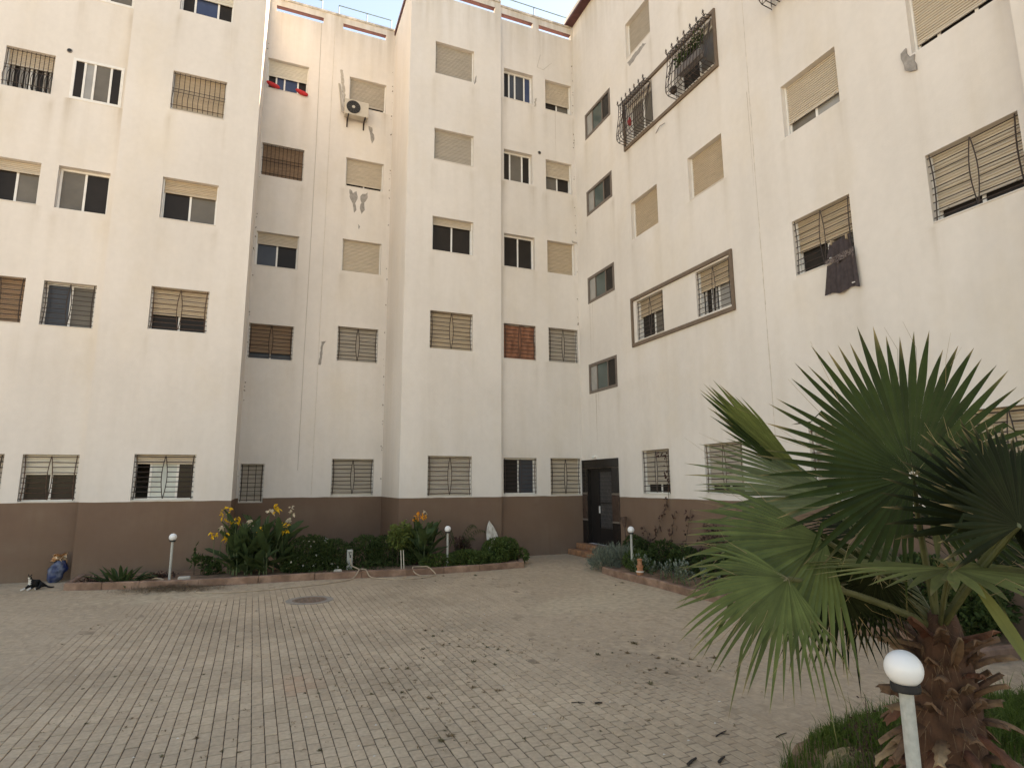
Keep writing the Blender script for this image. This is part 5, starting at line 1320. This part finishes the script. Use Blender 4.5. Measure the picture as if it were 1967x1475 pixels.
    fan_leaf(o, (3.95, 2.95, 1.75), away*.8+up*.3, up*.8+cam*.4, .75, rad(110), 30, T, 111, P_SHADE, cup=-.1, droop=.3, join=.5)
    # spears not yet opened
    fan_leaf(o, (3.50, 2.28, 1.62), up*.97+right*.08, cam*.9+up*.1, .42, rad(9), 5, T, 112, P_PALE, cup=.0, droop=.0, join=.8, prad=.016)
    fan_leaf(o, (3.62, 2.22, 1.60), up*.9+right*-.12, cam*.9+up*.2, .48, rad(6), 3, T, 113, P_PALE, cup=.0, droop=-.05, join=.8, prad=.014)
    m = MB()                                                       # one long torn segment hanging off the flat fan
    P0 = Vector((3.12, 1.88, 1.63)); rot_leaf(m, P0, (right*.33+up*-.86+cam*.35), cam, .46, .062, .25, .12, 8); m.build('torn_segment', P_YELL, o)
palm()

# ------------------------------------------------------------------ grass, weeds, stone, sticks in the foreground
def grass():
    rr = random.Random(81); mb = MB(); n = 0
    while n < 24000:
        x, y = rr.uniform(2.9, 9.0), rr.uniform(1.8, 4.4); d = near_bed(x, y)
        if x > 6.8 and rr.random() < .5: continue
        if d < .12 or (3.45 < x < 4.1 and 2.2 < y < 2.85): continue
        k = noise.noise((x*1.4, y*1.4, 6))+.65
        if x < 2.98: k -= .6
        if 6.0 > x > 4.3 and y < 3.0: k -= .35
        if rr.random() > k*1.3: continue
        n += 1
        z = bed_height(x, y)-.01; h = rr.uniform(.10, .26)*(1 if rr.random() < .93 else 1.7)*min(1, .45+d); az = rr.uniform(0, 2*PI); le = rr.uniform(.1, .9)*h
        w = rr.uniform(.0022, .0042); sx, sy = -math.sin(az)*w, math.cos(az)*w; dx, dy = math.cos(az)*le, math.sin(az)*le
        a = mb.pts([(x-sx, y-sy, z), (x+sx, y+sy, z), (x-sx*.8+dx*.3, y-sy*.8+dy*.3, z+h*.6), (x+sx*.8+dx*.3, y+sy*.8+dy*.3, z+h*.6), (x+dx, y+dy, z+h*(1-.25*le/h))])
        mb.face((a, a+1, a+3, a+2)); mb.face((a+2, a+3, a+4))
    tag(mb.build('grass', leafmat('grass_blade', (.082, .125, .026), trans=.35, spec=.12), None, (5, 3, .1)), kind='stuff')
grass()
def dry_stalks():
    rr = random.Random(82); o = empty('dry_weed', (3.74, 2.98, .1), 'thin brown seeding weed standing between the grass and the palm trunk', 'plant'); sm = MB(); mb = MB()
    for k in range(6):
        x, y = 3.72+rr.uniform(-.12, .16), 2.98+rr.uniform(-.1, .1); h = rr.uniform(.35, .62); p = [Vector((x, y, .08)), Vector((x+rr.uniform(-.06, .03), y, .08+h*.5)), Vector((x+rr.uniform(-.2, .05), y+rr.uniform(-.05, .1), .08+h))]
        sm.tube(p, [.005, .004, .002], 4)
        for q in range(16):
            c = p[1].lerp(p[2], rr.random()); e = c+rvec(rr)*rr.uniform(.02, .06); sm.tube([c, e], .0012, 3); rot_leaf(mb, e, rvec(rr), rvec(rr), .022, .012, .2, .2, 2)
    sm.build('stem', M_TWIG, o); mb.build('seed_head', G_RED, o)['kind'] = 'stuff'
dry_stalks()
def rock():
    m = MB(); n, k = 9, 14; c = (3.98, 3.36, .10)
    for i in range(n+1):
        t = PI*i/n
        m.pts([(c[0]+.26*math.sin(t)*math.cos(q*2*PI/k)*(1+.35*noise.noise((math.cos(q*2*PI/k)*1.4, math.sin(q*2*PI/k)*1.4, i*.5))), c[1]+.15*math.sin(t)*math.sin(q*2*PI/k)*(1+.35*noise.noise((q*.9, i*.6, 3))), c[2]+.11*math.cos(t)*(1+.3*noise.noise((q*.7, i*.5, 8)))) for q in range(k)])
    for i in range(n):
        for q in range(k): m.face((i*k+q, (i+1)*k+q, (i+1)*k+(q+1) % k, i*k+(q+1) % k))
    tag(m.build('rock', mat('tan_rock', (.30, .22, .12), .9, .3, 8, .7, 22, col2=(.16, .13, .07)), None, c), 'tan rough rock lying in the foreground grass left of the lamp post', 'rock')
rock()
def sticks():
    mt = mat('dark_stick', (.045, .035, .028), .9, .3, 20)
    for i, (x, y, L, az, r, label) in enumerate(((3.70, 4.37, .17, .35, .006, 'thin forked dark twig on the paving left of the grass'), (3.13, 4.04, .14, .45, .012, 'short thick dark stick on the paving near the bottom edge of the grass'), (3.36, 3.98, .12, .5, .011, 'short dark stick lying nearest the grass edge'), (2.94, 5.48, .13, -.4, .005, 'thin dark twig lying alone on open paving'), (3.11, 5.38, .07, -.2, .010, 'stubby dark twig end on open paving'), (4.14, 4.15, .15, .2, .005, 'slender dark twig on the paving close to the grass tip'))):
        m = MB(); d = Vector((math.cos(az), math.sin(az), 0)); p = Vector((x, y, r+.001)); m.tube([p-d*L/2, p+Vector((0, 0, .004)), p+d*L/2], [r, r*.9, r*.7], 6)
        if i in (0, 3): m.tube([p, p+Vector((d.y, -d.x, .02))*L*.35+d*.03], [r*.8, r*.4], 5)
        tag(m.build('stick', mt, None, p), label, 'stick')
sticks()
WEEDS = [(2.31,8.89,0.088),(2.33,8.53,0.072),(2.2,8.78,0.04),(2.52,8.76,0.064),(2.32,8.03,0.096),(2.42,8.07,0.056),(2.62,8.21,0.064),(2.49,7.88,0.072),(2.63,7.88,0.04),(2.83,7.88,0.064),(2.82,7.7,0.08),(2.91,7.68,0.048),(2.91,7.56,0.064),(3.0,7.45,0.08),(3.12,7.6,0.04),(3.21,8.19,0.064),(3.1,8.57,0.056),(2.89,8.25,0.04),(2.45,7.16,0.088),(2.34,7.16,0.04),(2.65,6.96,0.072),(2.66,7.32,0.04),(3.03,7.19,0.032),(3.13,7.28,0.04),(3.42,7.61,0.048),(3.63,7.27,0.048),(3.73,7.25,0.04),(3.92,7.03,0.048),(4.24,7.3,0.056),(4.13,7.1,0.048),(3.96,6.83,0.08),(4.16,6.83,0.072),(4.31,6.88,0.072),(4.32,6.74,0.112),(4.66,7.1,0.112),(4.92,7.45,0.072),(4.86,7.22,0.04),(4.55,6.42,0.112),(5.17,6.95,0.056),(4.94,6.82,0.04),(4.69,6.32,0.08),(4.56,6.24,0.04),(4.68,6.13,0.064),(4.87,6.22,0.064),(4.78,5.96,0.08),(4.77,5.77,0.096),(5.18,6.15,0.128),(4.9,5.74,0.048),(5.03,5.83,0.064),(4.27,6.08,0.064),(4.18,6.07,0.056),(4.29,5.9,0.064),(4.06,6.01,0.04),(4.49,5.66,0.048),(3.91,5.67,0.088),(3.79,5.58,0.064),(3.78,5.75,0.04),(2.99,6.05,0.048),(3.59,5.48,0.048),(3.1,5.36,0.04),(3.31,4.85,0.048),(2.8,4.82,0.04),(2.14,4.94,0.072),(1.58,5.35,0.056),(1.59,5.23,0.08),(1.49,5.17,0.072),(1.59,5.13,0.04),(1.65,6.17,0.096),(1.98,5.79,0.048),(1.56,5.9,0.072),(1.52,5.9,0.048),(2.36,6.11,0.08),(2.21,6.12,0.048),(2.16,6.31,0.072),(2.24,6.5,0.056),(2.16,6.47,0.048),(2.26,6.35,0.032),(1.55,7.24,0.08),(1.41,7.34,0.064),(1.66,7.21,0.072),(1.65,6.76,0.064),(1.44,6.94,0.048),(1.83,7.29,0.056),(1.53,6.49,0.064),(1.44,6.45,0.064),(1.37,6.56,0.056),(1.15,6.52,0.08),(1.42,6.31,0.04),(1.94,7.54,0.048),(2.13,7.34,0.048),(2.14,7.77,0.04),(2.03,7.94,0.064),(1.51,8.91,0.056),(1.61,9.0,0.04),(1.69,9.07,0.04),(2.8,9.08,0.048),(2.69,9.19,0.048),(3.15,9.59,0.04),(3.42,9.86,0.04),(2.79,9.93,0.04),(2.26,9.76,0.04),(1.98,9.67,0.032),(2.43,11.1,0.048),(2.38,12.53,0.04),(2.03,11.52,0.048),(6.29,10.22,0.096),(6.89,11.09,0.08),(7.17,11.3,0.112),(5.19,12.18,0.072),(4.91,12.05,0.048),(5.53,12.44,0.048),(4.87,12.93,0.064),(4.67,13.55,0.144),(4.43,13.76,0.048),(3.97,13.78,0.112),(4.59,13.68,0.048),(3.44,13.66,0.096),(3.62,14.18,0.112),(3.62,13.16,0.064),(3.02,13.29,0.048),(3.06,13.83,0.08),(5.24,8.93,0.048),(5.05,8.9,0.04),(5.1,9.2,0.04),(4.65,7.14,0.048),(4.66,7.04,0.056),(-0.97,6.74,0.05),(-0.48,7.9,0.05),(0.53,7.74,0.05),(0.53,6.81,0.05),(0.65,6.75,0.05),(0.38,10.56,0.05),(-0.47,12.1,0.05),(-1.23,12.23,0.05),(-1.05,12.18,0.05),(-0.93,12.22,0.05),(-1.73,11.53,0.05),(-2.17,11.22,0.05),(-2.22,11.01,0.05),(-2.25,10.64,0.05),(-2.34,10.1,0.05),(-1.39,11.92,0.05),(-0.17,9.04,0.05),(0.56,9.86,0.05),(0.92,8.34,0.05),(1.02,7.99,0.05),(0.85,8.0,0.05),(0.75,7.9,0.05),(0.93,7.37,0.05),(0.84,6.92,0.05),(0.71,7.2,0.05),(0.24,5.46,0.05),(-0.17,5.67,0.05),(-0.04,5.59,0.05),(-0.38,6.03,0.05),(-0.6,5.75,0.05),(-1.32,6.76,0.05),(-0.98,6.53,0.05),(-0.88,7.21,0.05),(0.55,5.37,0.05),(1.12,8.08,0.05),(1.2,9.15,0.05),(0.92,10.67,0.05),(0.03,11.37,0.05),(-1.6,7.87,0.05),(-1.38,8.21,0.05)]
def weeds():
    rr = random.Random(91); mt = [leafmat('weed_brown', (.24, .165, .09), trans=.2), leafmat('weed_olive', (.19, .155, .08), trans=.25)]; protos = []
    for q in range(6):
        mb = MB()
        for k in range(22):
            az = rr.uniform(0, 2*PI); el = rr.uniform(.1, 1.2); d = (math.cos(az)*math.cos(el), math.sin(az)*math.cos(el), math.sin(el)); b = (rr.uniform(-.25, .25), rr.uniform(-.25, .25), 0)
            rot_leaf(mb, b, d, (0, 0, 1), rr.uniform(.3, .75), rr.uniform(.12, .26), .3, .25, 2)
        protos.append(mb.build('weed_tuft', mt[q % 2], None, (0, 0, 0)))
    pts = list(WEEDS)
    rest = []
    for (x, y, s) in WEEDS:                                        # crumbs of the same litter round each tuft
        for k in range(rr.randint(3, 8)): rest.append((x+rr.gauss(0, .3), y+rr.gauss(0, .4), rr.uniform(.011, .028)))
    for i, (x, y, s) in enumerate(pts):
        o = protos[i] if i < 6 else protos[rr.randrange(6)].copy()
        if i >= 6: C.objects.link(o)
        o.location = (x, y, 0); o.rotation_euler.z = rr.uniform(0, 6.28); f = s*rr.uniform(.6, 1.0); o.scale = (f, f, f*rr.uniform(.6, .95))
        tag(o, 'small dry weed tuft sprouting in the joints of the paving', 'weed', 'dry weed tufts in the paving')
    mb = MB()
    for (x, y, s) in rest:
        for k in range(3): rot_leaf(mb, (x+rr.uniform(-s, s), y+rr.uniform(-s, s), .002), (rr.uniform(-1, 1), rr.uniform(-1, 1), rr.uniform(.05, .6)), (0, 0, 1), s, s*.5, .3, .1, 2)
    tag(mb.build('plant_litter', mt[0], None, (2, 7, 0)), kind='stuff')
    mb = MB()                                                      # pale specks of grit and paper
    for k in range(60):
        x, y = rr.uniform(-2, 5), rr.uniform(4, 11); s = rr.uniform(.006, .016); z = .003; mb.tri((x-s, y, z), (x+s, y-s*.4, z+.004), (x, y+s, z+.006))
    tag(mb.build('pale_grit', mat('grit', (.6, .57, .5), .9), None, (2, 7, 0)), kind='stuff')
weeds()
def clippings():
    rr = random.Random(95); mb = MB(); x0 = -1.55
    for k in range(1500):
        t = rr.gauss(0, .5); x = x0+t; y = 14.32+rr.gauss(0, .22)-.22*t*.6; d2 = ((x-x0)/.6)**2+((y-14.32)/.28)**2; z = .006+.085*math.exp(-d2)*rr.random()
        if y > 14.52-.1*(x+1.1)*(-1 if x < -1.1 else 0): y = min(y, 14.62 if x < -1.6 else 14.44)
        rot_leaf(mb, (x, y, z), (rr.uniform(-1, 1), rr.uniform(-1, 1), rr.uniform(-.1, .35)), (0, 0, 1), rr.uniform(.05, .15), rr.uniform(.006, .016), .3, .1, 2)
    tag(mb.build('dry_clippings', leafmat('clipping', (.17, .115, .065), trans=.05), None, (x0, 14.2, 0)), kind='stuff')
clippings()
